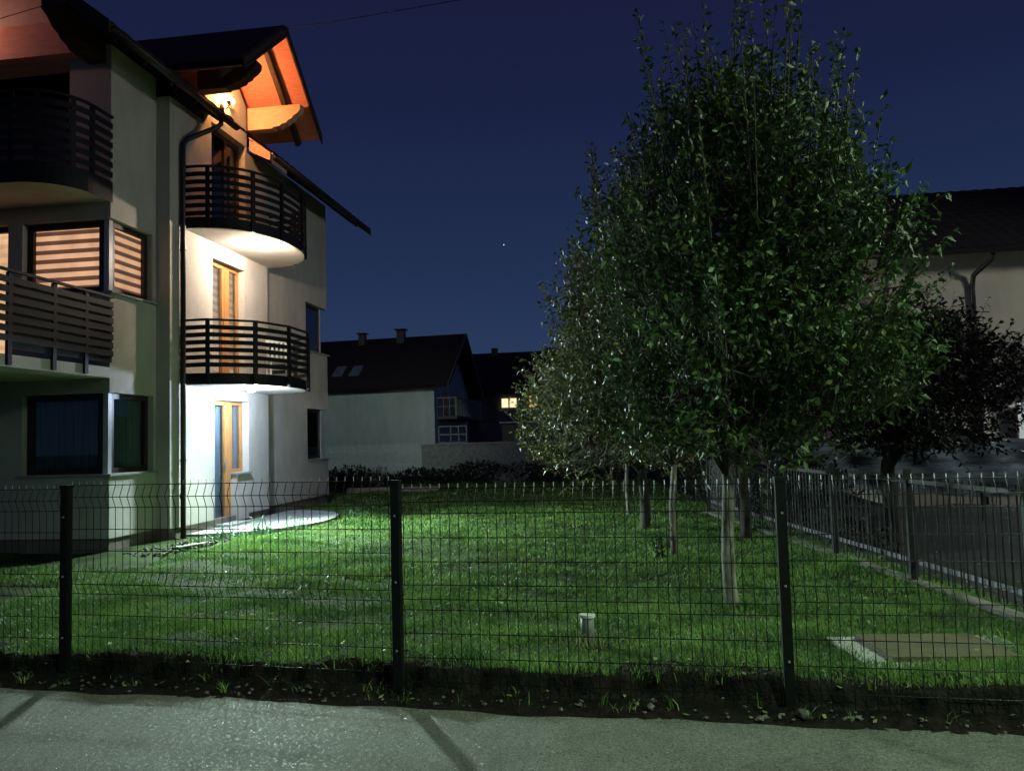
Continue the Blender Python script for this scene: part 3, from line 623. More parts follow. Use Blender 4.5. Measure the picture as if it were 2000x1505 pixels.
# main roof
tp = math.tan(R(38)); EX, EZ = -7.05, 7.66
def rz(x): return EZ + (EX - x) * tp
RXm = -11.6
rf = MB()
def tiled(mb, A, B, C_, D, t, rows, cols, wave=.018):
    """roof plane A(eave start) B(eave end) C(ridge end) D(ridge start) with stepped tile rows"""
    A, B, C_, D = map(Vector, (A, B, C_, D)); n = (B - A).cross(D - A).normalized()
    if n.z < 0: n = -n
    for r_ in range(rows):
        f0, f1 = r_ / rows, (r_ + 1) / rows + .012
        a0, b0, b1, a1 = A.lerp(D, f0), B.lerp(C_, f0), B.lerp(C_, min(f1, 1)), A.lerp(D, min(f1, 1))
        vs = []
        m_ = cols * 2
        for k in range(m_ + 1):
            q = k / m_; up = wave * (1 if k % 2 else 0)
            vs.append(a0.lerp(b0, q) + n * (.035 + up)); vs.append(a1.lerp(b1, q) + n * (.006 + up)); vs.append(a0.lerp(b0, q) + n * 0.0)
        fs = []
        for k in range(m_): fs += [(3 * k, 3 * k + 3, 3 * k + 4, 3 * k + 1), (3 * k, 3 * k + 2, 3 * k + 5, 3 * k + 3)]
        mb.add(vs, fs)
    mb.slab([A - n * .002, B - n * .002, C_ - n * .002, D - n * .002], .06 if n.z > 0 else -.06)
tiled(rf, (-7.5, 9.9, rz(-7.5)), (-7.5, 21.3, rz(-7.5)), (RXm, 21.3, rz(RXm)), (RXm, 9.9, rz(RXm)), .06, 16, 38)
tiled(rf, (EX, 9.9, EZ), (EX, 13.6, EZ), (-7.5, 13.6, rz(-7.5)), (-7.5, 9.9, rz(-7.5)), .06, 2, 12)
tiled(rf, (EX, 15.2, EZ), (EX, 21.3, EZ), (-7.5, 21.3, rz(-7.5)), (-7.5, 15.2, rz(-7.5)), .06, 2, 20)
rf.slab([(-16.2, 9.9, EZ), (RXm, 9.9, rz(RXm)), (RXm, 21.3, rz(RXm)), (-16.2, 21.3, EZ)], .08)
# cross gable
GY, GZ, GX, GE = 14.2, 9.70, -6.27, 1.75
gez = 8.22
for s_ in (-1, 1):
    tiled(rf, (GX, GY + s_ * GE, gez), (-8.6, GY + s_ * GE, gez), (-9.8, GY, GZ), (GX, GY, GZ), .06, 8, 12)
mb_r = rf.build('roof', M['rooftile'], H)
sf = MB()
for s_ in (-1, 1):
    a = [(GX + .03, GY + s_ * (GE - .02), gez - .09), (-7.9, GY + s_ * (GE - .02), gez - .09), (-7.9, GY, GZ - .10), (GX + .03, GY, GZ - .10)]
    sf.slab(a, .015 if s_ < 0 else -.015)
sf.slab([(EX + .02, 9.95, EZ - .10), (-11.6, 9.95, rz(-11.6) - .10), (-11.6, FY - .002, rz(-11.6) - .10), (EX + .02, FY - .002, EZ - .10)], .015)
sf.build('soffit', M['pine'], mb_r)
for s_ in (-1, 1):
    vb = MB(); vb.prism([(GX - .0, GY, GZ + .04), (GX, GY + s_ * (GE + .02), gez + .03), (GX, GY + s_ * (GE + .02), gez - .17), (GX, GY, GZ - .18)], (.03, 0, 0)); vb.build('bargeboard', M['darkwood'], mb_r)
vb = MB(); vb.prism([(EX + .1, 9.88, EZ - .02), (-11.6, 9.88, rz(-11.6) + .06), (-11.6, 9.88, rz(-11.6) - .18), (EX + .1, 9.88, EZ - .22)], (0, -.03, 0)); vb.build('bargeboard', M['darkwood'], mb_r)
vb = MB(); vb.prism([(EX + .1, 21.32, EZ - .02), (-11.6, 21.32, rz(-11.6) + .06), (-11.6, 21.32, rz(-11.6) - .18), (EX + .1, 21.32, EZ - .22)], (0, .03, 0))
vb.build('bargeboard', M['darkwood'], mb_r)
for s_ in (-1, 1): rb = MB(); rb.bar((-6.75, GY + s_ * .02, GZ - .19), (-6.75, GY + s_ * (GE - .05), gez - .17), .10, .13); rb.build('rafter', M['darkwood'], mb_r)
y = 10.2
for y in list(np.arange(10.2, 13.5, .72)) + list(np.arange(15.5, 21.2, .72)): rb = MB(); rb.bar((EX - .02, y, EZ - .13), (SX - .1, y, rz(SX - .1) - .13), .08, .10); rb.build('rafter', M['darkwood'], mb_r)
es = MB()
es.slab([(EX, 9.95, EZ - .075), (-8.0, 9.95, rz(-8.0) - .075), (-8.0, 13.38, rz(-8.0) - .075), (EX, 13.55, EZ - .075)], .015)
es.slab([(EX, 15.2, EZ - .075), (-8.0, 15.02, rz(-8.0) - .075), (-8.0, 21.25, rz(-8.0) - .075), (EX, 21.25, EZ - .075)], .015)
es.build('eave_boards', M['darkwood'], mb_r)
fb = MB(); fb.prism([(EX + .005, 15.16, EZ - .03), (-7.5, 15.16, rz(-7.5) - .03), (-7.5, 15.16, rz(-7.5) - .32), (EX + .005, 15.16, EZ - .20)], (0, -.03, 0))
fb.box(EX + .0, EX + .02, 15.2, 15.9, EZ - .24, EZ - .02)
fb.build('eave_fascia', M['pinebeam'], mb_r)
# carved purlins
def purlin(y0, y1, xo, m):
    prof = [(-7.5, 8.10), (-6.95, 8.10), (-6.93, 8.13), (-6.80, 8.14), (-6.76, 8.18), (-6.66, 8.20), (-6.62, 8.25), (-6.54, 8.28), (-6.50, 8.34), (-6.42, 8.38), (-6.36, 8.46), (-6.36, 8.56), (-7.5, 8.56)]
    mb = MB(); mb.prism([(x, y0, z) for x, z in prof], (0, y1 - y0, 0)); return mb.build('purlin', m, mb_r)
p1 = purlin(13.12, 13.34, 0, M['darkwood']); p2 = purlin(15.06, 15.26, 0, M['pinebeam'])
def fpurlin(x0, x1, z0, z1, m):
    prof = [(FY, z0), (10.6, z0), (10.5, z0 + .06), (10.4, z0 + .08), (10.33, z0 + .14), (10.22, z0 + .18), (10.12, z0 + .28), (10.0, z0 + .34), (10.0, z1), (FY, z1)]
    mb = MB(); mb.prism([(x0, y, z) for y, z in prof], (x1 - x0, 0, 0)); return mb.build('purlin', m, mb_r)
fpurlin(-8.12, -7.84, 7.66, 8.16, M['darkwood']); fpurlin(-10.2, -9.95, 9.1, 9.6, M['darkwood'])
mb = MB(); mb.box(-9.9, -8.13, 10.86, FY - .005, 7.78, 8.3); mb.build('tie_beam', M['pinebeam'], mb_r)
# sconce
sb = MB(); sb.box(S2X + .001, S2X + .02, 13.95, 14.07, 8.08, 8.2); sb.tube([(S2X + .02, 14.0, 8.12), (S2X + .10, 14.0, 8.1), (S2X + .16, 14.0, 8.18), (S2X + .16, 14.0, 8.24)], .013, 6)
sb.tube([(S2X + .16, 14.0, 8.20), (S2X + .16, 14.0, 8.25)], [.035, .05], 8)
sb.tube([(S2X + .16, 14.0, 8.12), (S2X + .16, 14.14, 8.14), (S2X + .16, 14.14, 8.22)], .012, 6)
sc_ = sb.build('wall_sconce', M['brownframe'], H)
for yy in (14.0, 14.14): bu = MB(); bu.tube([(S2X + .16, yy, 8.25), (S2X + .16, yy, 8.28), (S2X + .16, yy, 8.32), (S2X + .16, yy, 8.36)], [.015, .035, .035, .01], 10); bu.build('bulb', M['bulb'], sc_, smooth=True)
# patio
mb = MB(); pp = [(-7.5 + 1.68 * math.sin(t), 15.0 - 2.2 * math.cos(t)) for t in np.linspace(.0, math.pi, 40)]
mb.prism([(x, y, -.02) for x, y in [(-7.6, 12.75)] + pp + [(-7.6, 17.2)]], (0, 0, .17)); o = mb.build('patio', M['concrete']); tag(o, 'pale rounded concrete patio slab at the foot of the house wall', 'patio', kind='structure')
mb = MB(); mb.bar((-6.84, 11.35, .12), (-6.70, 11.95, .11), .09, .025); o = mb.build('plank', M['plank']); tag(o, 'pale wooden plank lying in the grass beside the house corner', 'plank')
for k, (x, y, n_, lab) in enumerate(((-6.75, 12.75, 26, 'leftmost low strappy plant at the patio edge near the black downpipe'), (-6.35, 13.15, 40, 'tallest strappy plant at the middle of the patio edge'),
                               (-5.95, 13.75, 34, 'strappy plant at the patio edge right of the tallest one'), (-5.62, 15.6, 34, 'spiky plant at the far tip of the patio'))):
    o = weeds('strap_leaf_plant', [(x, y, .08, n_, .22)], M['iris'], None, None, (.12, .34 if k != 1 else .42), .018)
    tag(o, lab, 'plant', 'strappy plants round the patio')
sp = [(-7.0 + .9 * k / 30 + random.uniform(-.1, .1), 12.3 + 2.0 * k / 30 + random.uniform(-.15, .15), .08, 14, .12) for k in range(30)]
weeds('clover', sp, M['iris'], 'low leafy ground cover growing along the front edge of the patio', 'ground cover', (.04, .11), .02)

# ================================================================== WIRE FENCE
WF = thing('wire_mesh_fence', 'dark green welded wire mesh fence with square posts beside the road', 'fence')
fp = [(-9.35, 5.80), (-6.74, 5.60), (-4.12, 5.385), (-1.53, 5.13), (.90, 4.985), (3.36, 4.82), (5.85, 4.64)]
ptop = [1.40, 1.40, 1.385, 1.385, 1.365, 1.36, 1.36]
offs = [0, .085, .163, .32, .475, .625, .71, .785, .935, 1.09, 1.245, 1.335]
fold = {1: 1, 6: 1, 11: 0}
for k, (x, y) in enumerate(fp):
    p = MB(); t = math.atan2(-.075, 1); c, s_ = math.cos(t) * .029, math.sin(t) * .029
    p.prism([(x - c + s_, y - s_ - c, -.05), (x + c + s_, y + s_ - c, -.05), (x + c - s_, y + s_ + c, -.05), (x - c - s_, y - s_ + c, -.05)], (0, 0, ptop[k] + .03))
    po = p.build('fence_post', M['post'], WF)
    cp = MB(); cp.box(x - .034, x + .034, y - .034, y + .034, ptop[k] - .02, ptop[k] + .004); cp.build('post_cap', M['post'], po)
    for z in (.28, .72, 1.15): bo = MB(); bo.box(x - .006, x + .006, y - .038, y - .031, z, z + .012); bo.build('clamp', M['galv_glint'], po)
ztop = [1.36, 1.36, 1.385, 1.33, 1.345, 1.345]
for k in range(len(fp) - 1):
    a, b = Vector((*fp[k], 0)), Vector((*fp[k + 1], 0)); d = (b - a).normalized(); nrm = Vector((d.y, -d.x, 0)); L = (b - a).length
    mb = MB(); zt = ztop[k]
    def pt(s_, j, dz=0):
        f = .035 if j in (1, 6) else 0.0
        return a + d * s_ + nrm * (f - .0) + Vector((0, 0, zt - offs[j] + dz))
    for j in range(12):
        e = .035
        mb.tube([pt(e, j), pt(L - e, j)], .0032, 5, False)
    nv = int(L / .0625)
    for i_ in range(nv):
        s_ = .05 + (L - .1) * i_ / (nv - 1); pts = [pt(s_, 0, .03), pt(s_, 0)] + [pt(s_, j) for j in (1, 2, 5, 6, 7, 11)] + [pt(s_, 11, -.012)]
        mb.tube(pts, .0029, 4, False)
    po = mb.build('mesh_panel', M['fencewire'], WF, smooth=True); po.data.materials.append(M['galv_glint'])
    for pg in po.data.polygons:
        if all(po.data.vertices[i_].co.z > zt + .004 or abs(po.data.vertices[i_].co.z - zt) < .003 for i_ in pg.vertices) and any(po.data.vertices[i_].co.z > zt + .02 for i_ in pg.vertices): pg.material_index = 1  # paler tips imitate light caught on the upright prongs

# ================================================================== STEEL PICKET FENCE (right)
PF = thing('steel_picket_fence', 'dark steel railing fence with thin upright bars on a low kerb at right', 'fence')
def pfp(t): return Vector((3.33 - .168 * t, 5.35 + t, 0))     # t = metres along
posts = [-.3, 1.5, 3.30, 5.05, 6.75, 8.75, 10.7, 12.7]
posts = [-.35, 1.45, 3.2, 4.98, 6.72, 8.72, 10.6]
for t in posts:
    c = pfp(t); mb = MB(); mb.box(c.x - .03, c.x + .03, c.y - .03, c.y + .03, 0, 1.22); po = mb.build('fence_post', M['picket'], PF)
for a_, b_ in zip(posts[:-1], posts[1:]):
    A, B = pfp(a_), pfp(b_); mb = MB()
    for z in (1.10,): mb.bar(A + Vector((0, 0, z)), B + Vector((0, 0, z)), .03, .04)
    n_ = int((b_ - a_) / .1)
    for i_ in range(1, n_):
        c = A.lerp(B, i_ / n_); mb.tube([(c.x, c.y, .17), (c.x, c.y, 1.16)], .008, 4)
    mb.build('picket_panel', M['picket'], PF)
    mb = MB(); mb.bar(A + Vector((.02, 0, .30)), B + Vector((.02, 0, .30)), .012, .045); mb.build('lower_rail', M['railflat'], PF)
mb = MB(); A, B = pfp(-.6), pfp(10.7); mb.bar(A + Vector((0, 0, .04)), B + Vector((0, 0, .04)), .16, .16); mb.build('kerb', M['kerbdark'], PF)

# ================================================================== TREES
def leaves(spts, sdirs, size, seed, droop=.3):
    r = np.random.default_rng(seed); n = len(spts); P0 = np.asarray(spts, float); Dd = np.asarray(sdirs, float)
    a = r.normal(size=(n, 3)); ax = Dd * .55 + a * .75; ax[:, 2] -= droop * r.random(n); ax /= np.linalg.norm(ax, axis=1)[:, None]
    b = r.normal(size=(n, 3)); sd = np.cross(ax, b); sd /= np.linalg.norm(sd, axis=1)[:, None]; nn = np.cross(sd, ax)
    L = size * r.uniform(.65, 1.25, n)[:, None]; Wd = L * .235
    base = P0 + ax * L * .12; mid = P0 + ax * L * .55; tip = P0 + ax * L * 1.1 - np.array([0, 0, .15]) * L
    v = np.stack([base, mid + sd * Wd + nn * L * .10, tip, mid - sd * Wd + nn * L * .10, mid - nn * L * .0], 1)
    b_ = np.arange(n)[:, None] * 5
    F = np.concatenate([b_ + [0, 1, 4], b_ + [1, 2, 4], b_ + [4, 2, 3], b_ + [0, 4, 3]], 1).reshape(-1, 3)
    return v.reshape(-1, 3), F
def tree(name, base, trunkr, fork, crown_c, radii, label, seed, nsh, nleaf, size, up=.6, shoot=(.35, .8), group=None, leafm='leaf', barkm='bark', lean=(0, 0), top_shoots=0, low=(0, 0), wide=.38, conic=.35, lift=None, stems=1):
    q = random.Random(seed); T = thing(name, label, 'tree', group, (0, 0, 0))
    bx, by = base; mb = MB(); tw_ = MB(); cc = Vector(crown_c); rx, ry, rz_ = radii
    # trunk
    tp_ = Vector((bx + lean[0], by + lean[1], fork)); pts = []; rd = []
    for k in range(9):
        t = k / 8; p = Vector((bx, by, -.02)).lerp(tp_, t) + Vector((math.sin(t * 5 + seed) * .018, math.cos(t * 4 + seed) * .018, 0)) * (1 if 0 < k < 8 else 0)
        pts.append(p); rd.append(trunkr * (1.35 if k == 0 else 1.08 if k == 1 else 1 - .18 * t))
    mb.tube(pts, rd, 10)
    limbs = []
    nl = 9
    for k in range(nl):
        ang = 2 * math.pi * k / nl + q.uniform(-.3, .3); rr = q.uniform(.35, .7) if k else .05
        ztop = q.uniform(.2, .85)
        e = cc + Vector((math.cos(ang) * rx * rr * (1 - .5 * ztop), math.sin(ang) * ry * rr * (1 - .5 * ztop), rz_ * (ztop * 1.6 - .75)))
        s_ = tp_ + Vector((0, 0, -.12 * q.random()))
        c1 = s_.lerp(e, .35) + Vector((math.cos(ang), math.sin(ang), 0)) * .12; pl_ = []
        for i_ in range(7):
            t = i_ / 6; pl_.append(s_ * (1 - t) ** 2 + c1 * 2 * t * (1 - t) + e * t * t)
        tw_.tube(pl_, [trunkr * .55 * (1 - .82 * i_ / 6) for i_ in range(7)], 6, False); limbs.append(pl_)
    # shoots through the crown volume
    sp_, sd_ = [], []
    for k in range(nsh):
        while True:
            u = Vector((q.uniform(-1, 1), q.uniform(-1, 1), q.uniform(-1, 1)))
            if u.length <= 1: break
        u = u.normalized() * (q.random() ** .42)
        z = u.z; taper = (1 - conic * max(0, (z + .1))) * (1 + wide * max(0, -z) ** 1.2)
        # uneven silhouette
        ang = math.atan2(u.y, u.x); bump_ = 1 + .10 * math.sin(ang * 3 + z * 4 + seed) + .07 * math.sin(ang * 7 - z * 6 + seed * 2)
        p = cc + Vector((u.x * rx * taper * bump_, u.y * ry * taper * bump_, z * rz_))
        lump = math.sin(p.x * 4.1 + seed) * math.sin(p.y * 3.7 + seed * 2) + math.sin(p.z * 4.3 + p.x * 2.1) * .8 + .5 * math.sin(p.z * 8 + p.y * 5)
        if lump < (-.15 if u.length > .55 else -.6) and q.random() < .85: continue
        if p.z < low[0] + low[1] * q.random(): continue
        out = Vector((u.x, u.y, 0)); d = (Vector((0, 0, up)) + out * (.55 if z < .3 else .2) + Vector((q.gauss(0, .22), q.gauss(0, .22), q.gauss(0, .15)))).normalized()
        if z < -.55: d = (d + Vector((out.x * .6, out.y * .6, -.6))).normalized()
        L = q.uniform(*shoot); sh = p - d * L * .5
        n_l = nleaf; prev = None; tw = []
        for i_ in range(n_l):
            t = (i_ + q.random() * .5) / n_l; pp_ = sh + d * L * t + Vector((0, 0, .04 * L * math.sin(t * 3)))
            sp_.append(tuple(pp_)); sd_.append(tuple(d))
        tw_.tube([sh - d * .05, sh + d * L * .5, sh + d * L * .97], [.006, .004, .002], 3, False)
        # connect to nearest limb point now and then
        if k % 5 == 0:
            lp = min((x for l in limbs for x in l[2:]), key=lambda a: (a - sh).length)
            m_ = lp.lerp(sh, .5) + Vector((0, 0, -.04)); tw_.tube([lp, m_, sh], [.012, .009, .006], 4, False)
    for k in range(top_shoots):          # long upright water shoots that stand clear of the crown
        ang = q.uniform(0, 6.28); f = math.sqrt(q.random()) * .92
        z = math.sqrt(max(0, 1 - f * f)) * .93; taper = 1 - conic * max(0, z + .1)
        p = cc + Vector((math.cos(ang) * f * rx * taper, math.sin(ang) * f * ry * taper, z * rz_ - .25))
        L = q.uniform(.55, 1.45); d = Vector((math.cos(ang) * f * .18 + q.gauss(0, .05), math.sin(ang) * f * .18 + q.gauss(0, .05), 1)).normalized()
        n_l = int(L / .032)
        for i_ in range(n_l):
            t = i_ / n_l
            if q.random() < .82: sp_.append(tuple(p + d * L * t)); sd_.append(tuple(d))
        tw_.tube([p - d * .3, p + d * L * .5, p + d * L], [.008, .005, .002], 4, False)
    mb.build('trunk', M[barkm], T, smooth=True); tw_.build('branches', M['twig'], T, smooth=True)
    V, F = leaves(sp_, sd_, size, seed); fastmesh('crown', V, F, M[leafm], T)
    return T
G = 'garden trees in a row along the railing fence'
tree('garden_tree', (.88, 7.42), .062, 1.35, (1.16, 7.55, 3.0), (1.46, 1.4, 2.02), 'largest and nearest garden tree, with pale bare trunk just left of the right fence post', 3,
     3900, 17, .078, top_shoots=80, low=(1.25, .5), group=G, conic=.17, wide=.06)
tree('garden_tree', (.52, 10.25), .045, 1.25, (.18, 10.4, 2.95), (1.30, 1.3, 1.95), 'second tree of the row, slim pale trunk left of the largest one', 8,
     2200, 15, .076, top_shoots=40, low=(1.15, .5), group=G, lean=(.06, 0), conic=.36, leafm='leafolive')
tree('garden_tree', (.24, 13.23), .09, 1.1, (-.38, 13.3, 2.35), (1.32, 1.3, 1.55), 'third tree of the row, thick short dark trunk and low drooping left side', 12,
     2300, 14, .080, top_shoots=30, low=(.75, .5), group=G, barkm='barkdark', conic=.45, leafm='leafolive')
tree('garden_tree', (-.02, 15.75), .04, 1.2, (-.25, 15.9, 2.6), (1.15, 1.1, 1.5), 'fourth tree of the row, thin pale trunk beyond the thick dark one', 21,
     320, 12, .09, low=(1.2, .4), group=G)
tree('garden_tree', (-.40, 20.3), .035, 1.3, (-.35, 20.3, 2.7), (1.1, 1.1, 1.5), 'farthest and smallest tree of the row, slender bent trunk', 33,
     220, 12, .10, low=(1.3, .4), group=G)
tree('garden_tree', (1.67, 12.15), .075, 1.6, (1.65, 12.3, 3.0), (1.1, 1.1, 1.7), 'dark-trunked tree close to the railing fence behind the largest tree', 44,
     520, 13, .085, low=(1.2, .5), barkm='barkdark')
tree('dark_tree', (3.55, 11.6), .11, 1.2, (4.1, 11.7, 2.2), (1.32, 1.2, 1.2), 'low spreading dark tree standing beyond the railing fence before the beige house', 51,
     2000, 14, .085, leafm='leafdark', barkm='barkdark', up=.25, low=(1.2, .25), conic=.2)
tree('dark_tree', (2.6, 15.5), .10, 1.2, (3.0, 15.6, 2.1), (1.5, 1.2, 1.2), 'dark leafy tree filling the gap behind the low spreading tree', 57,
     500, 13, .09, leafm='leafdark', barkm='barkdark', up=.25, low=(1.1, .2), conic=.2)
def shrub(name, c, r, n, m, size, label, seed, cat='shrub', group=None):
    q = random.Random(seed); T = thing(name, label, cat, group); sp_, sd_ = [], []; mb = MB()
    for k in range(n):
        a = q.uniform(0, 6.28); f = math.sqrt(q.random()); d = Vector((math.cos(a) * f, math.sin(a) * f, 1.0)).normalized()
        L = q.uniform(.4, 1) * 1; e = Vector((c[0] + math.cos(a) * f * r[0], c[1] + math.sin(a) * f * r[1], c[2] + r[2] * L * (1 - .3 * f)))
        s_ = Vector((c[0] + math.cos(a) * f * r[0] * .3, c[1] + math.sin(a) * f * r[1] * .3, c[2]))
        mb.tube([s_, s_.lerp(e, .5), e], [.012, .008, .003], 3, False)
        for i_ in range(12):
            t = .25 + .75 * i_ / 12; sp_.append(tuple(s_.lerp(e, t))); sd_.append(tuple(d))
    mb.build('stem', M['barkdark'], T); V, F = leaves(sp_, sd_, size, seed); fastmesh('foliage', V, F, M[m], T); return T
shrub('pale_shrub', (-4.0, 26.6, .05), (.75, .4, .85), 40, 'paleleaf', .10, 'pale silvery shrub in the dark bed at the far end of the lawn', 5)
shrub('dark_shrub', (-8.9, 24.9, -.1), (1.1, .8, 1.15), 80, 'leafdark', .12, 'dark shrub just behind the far corner of the apartment house', 6)
shrub('thin_shrub', (-8.4, 26.2, 0), (.45, .4, 1.15), 22, 'paleleaf', .09, 'thin greyish shrub left of the far lawn kerb', 9)
shrub('sapling', (.42, 10.1, .08), (.3, .3, .55), 8, 'leaf', .07, 'leafy sucker growing at the foot of the second tree', 10)
shrub('yellow_green_shrub', (5.95, 14.6, .6), (.45, .3, .95), 46, 'paleleaf', .09, 'lit leafy shrub above the net in front of the white porch wall', 14)
for k, (x, y) in enumerate(((1.05, 7.35), (.72, 7.25), (1.22, 7.5))): pass
weeds('grass_tuft', [(.90, 7.38, .08, 130, .17), (1.30, 7.40, .08, 110, .2), (.62, 7.5, .08, 50, .12), (.52, 10.25, .08, 60, .15), (.24, 13.2, .08, 50, .2)], M['grassblade'], 'taller grass tufts round the tree feet', 'grass', (.06, .16), .008)
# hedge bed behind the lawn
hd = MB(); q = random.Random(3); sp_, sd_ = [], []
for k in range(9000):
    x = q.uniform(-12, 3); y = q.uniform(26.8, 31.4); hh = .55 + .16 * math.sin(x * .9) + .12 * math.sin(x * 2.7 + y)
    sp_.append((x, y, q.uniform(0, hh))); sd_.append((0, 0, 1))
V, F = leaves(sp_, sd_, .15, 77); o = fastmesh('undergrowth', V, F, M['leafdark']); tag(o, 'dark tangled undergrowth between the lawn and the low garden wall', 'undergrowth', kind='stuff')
mb = MB(); mb.box(-8.65, -5.75, 23.75, 23.95, .0, .22); o = mb.build('kerb_stone', M['kerbc']); tag(o, 'pale low stone kerb at the far left end of the lawn', 'kerb')

sp_, sd_ = [], []
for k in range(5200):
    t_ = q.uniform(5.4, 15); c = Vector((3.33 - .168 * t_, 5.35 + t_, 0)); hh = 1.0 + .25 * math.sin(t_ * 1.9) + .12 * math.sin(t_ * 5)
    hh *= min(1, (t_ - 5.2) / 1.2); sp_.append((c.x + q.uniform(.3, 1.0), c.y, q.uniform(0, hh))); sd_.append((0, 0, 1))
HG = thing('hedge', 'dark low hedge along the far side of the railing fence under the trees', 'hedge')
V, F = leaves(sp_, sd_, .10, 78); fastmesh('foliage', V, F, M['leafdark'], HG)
mb = MB()
for k in range(24): t_ = 5.6 + 9.2 * k / 23; c = Vector((3.98 - .168 * t_, 5.35 + t_, 0)); mb.tube([c, c + Vector((.03, .05, .7))], .015, 4)
mb.build('stem', M['barkdark'], HG)
# standpipe
S = thing('standpipe', 'short grey plastic pipe with pale cap sticking out of the lawn', 'pipe', loc=(-.345, 6.1, .08))
mb = MB(); mb.tube([(0, 0, -.02), (0, 0, .21)], .050, 16); mb.build('pipe', M['pvc'], S, smooth=True)
mb = MB(); mb.tube([(0, 0, .205), (0, 0, .225)], .060, 16); mb.tube([(.035, 0, .225), (.045, 0, .245)], .006, 5); mb.build('cap', M['pvccap'], S)
weeds('weed_clump', [(-.42, 5.98, .08, 60, .12), (-.30, 5.97, .08, 30, .1)], M['deadleaf'], None, None, (.05, .17), .007)
tag(bpy.data.objects['weed_clump'], 'clump of straw-coloured weeds at the foot of the short pipe', 'weeds')
# inspection cover
S = thing('inspection_cover', 'flat rusty steel cover set in a concrete surround in the grass', 'manhole cover')
mb = MB(); mb.add([], []); mb.prism([(1.42, 6.28, .02), (2.62, 6.38, .02), (2.72, 5.56, .02), (1.50, 5.50, .02)], (0, 0, .085)); mb.build('surround', M['concrete'], S)
mb = MB(); mb.prism([(1.60, 6.22, .106), (2.40, 6.27, .106), (2.50, 5.68, .106), (1.68, 5.62, .106)], (0, 0, .035)); cv = mb.build('lid', M['rust'], S)
# cables
for (a, b, sag, r_, lab) in (((-6.32, 14.1, 9.62), (4.2, 5.6, 5.35), .05, .006, 'thin overhead cable running from the gable out over the garden sky'), ((-9.6, 9.0, 7.0), (-2.0, 9.0, 8.35), .02, .005, 'short thin overhead cable crossing in front of the left roof corner')):
    a, b = Vector(a), Vector(b); mb = MB(); mb.tube([a.lerp(b, t) - Vector((0, 0, sag * 4 * t * (1 - t))) for t in np.linspace(0, 1, 24)], r_, 5)
    o = mb.build('overhead_cable', M['cable']); tag(o, lab, 'cable', 'overhead cables')

# ================================================================== NET + RIGHT HOUSE
NF = thing('net_screen', 'dark woven shade net sagging between posts beyond the railing fence', 'net')
V = []; F = []; nu, nv = 60, 10
for i_ in range(nu + 1):
    t = i_ / nu; x = 2.75 + 4.6 * t; y = 13.55 + .9 * t; zt = 1.37 + .05 * math.sin(t * 9 + 1) - .02 * math.cos(t * 23); zb = .62 - .18 * t + .05 * math.sin(t * 7)
    for j in range(nv + 1):
        s_ = j / nv; V.append((x + .03 * math.sin(s_ * 6 + t * 8), y + .05 * math.sin(t * 30 + s_ * 4) + .03 * math.sin(s_ * 14), zb + (zt - zb) * s_))
for i_ in range(nu):
    for j in range(nv): a = i_ * (nv + 1) + j; F.append((a, a + nv + 1, a + nv + 2, a + 1))
o = fastmesh('net', V, F, M['net'], NF, smooth=True)
for t in (0, .33, .66, 1):
    x = 2.75 + 4.6 * t; y = 13.60 + .9 * t; mb = MB(); mb.tube([(x, y, 0), (x, y, 1.42)], .025, 6); mb.build('post', M['picket'], NF)
BH = thing('beige_house', 'beige house with dark roof behind the trees at right', 'house')
mb = MB(); wall_holes(mb, 'y', 17.0, .3, 5.2, 18, 0, 5.3, [(9.2, 10.4, 3.2, 4.5)]); mb.box(5.2, 5.5, 17.3, 26, 0, 5.3); mb.build('wall', M['housewall2'], BH)
mb = MB(); mb.box(5.15, 18, 16.95, 16.995, 0, .75); mb.build('plinth', M['plinth'], BH)  # dark strip added to shade the wall foot under the net
mb = MB(); tiled(mb, (4.6, 16.3, 5.02), (18.5, 16.3, 5.02), (18.5, 20.5, 7.35), (4.6, 20.5, 7.35), .06, 14, 50); mb.slab([(4.6, 26.7, 5.02), (4.6, 20.5, 7.35), (18.5, 20.5, 7.35), (18.5, 26.7, 5.02)], .08)
r_ = mb.build('roof', M['rooftile2'], BH)
mb = MB(); mb.tube([(7.15, 16.35, 5.0), (7.15, 16.4, 4.85), (6.98, 16.85, 4.62), (6.97, 16.93, 4.4), (6.97, 16.93, 0)], .05, 8); mb.build('downpipe', M['gutter'], BH, smooth=True)
mb = MB(); mb.tube([(4.6, 16.22, 5.0), (18.5, 16.22, 5.0)], .07, 8); mb.build('gutter', M['gutter'], BH, smooth=True)
PO = thing('porch', 'bright white lit porch with flat roof at the right edge', 'porch')
mb = MB(); mb.slab([(7.45, 14.9, 3.28), (11, 14.9, 3.45), (11, 16.9, 3.45), (7.45, 16.9, 3.28)], .13); mb.build('roof', M['whitepaint'], PO)
mb = MB(); mb.box(7.55, 11, 16.7, 16.8, 1.0, 2.05); mb.box(7.9, 11, 16.6, 16.69, 2.2, 3.1); mb.build('wall', M['whitepaint'], PO)

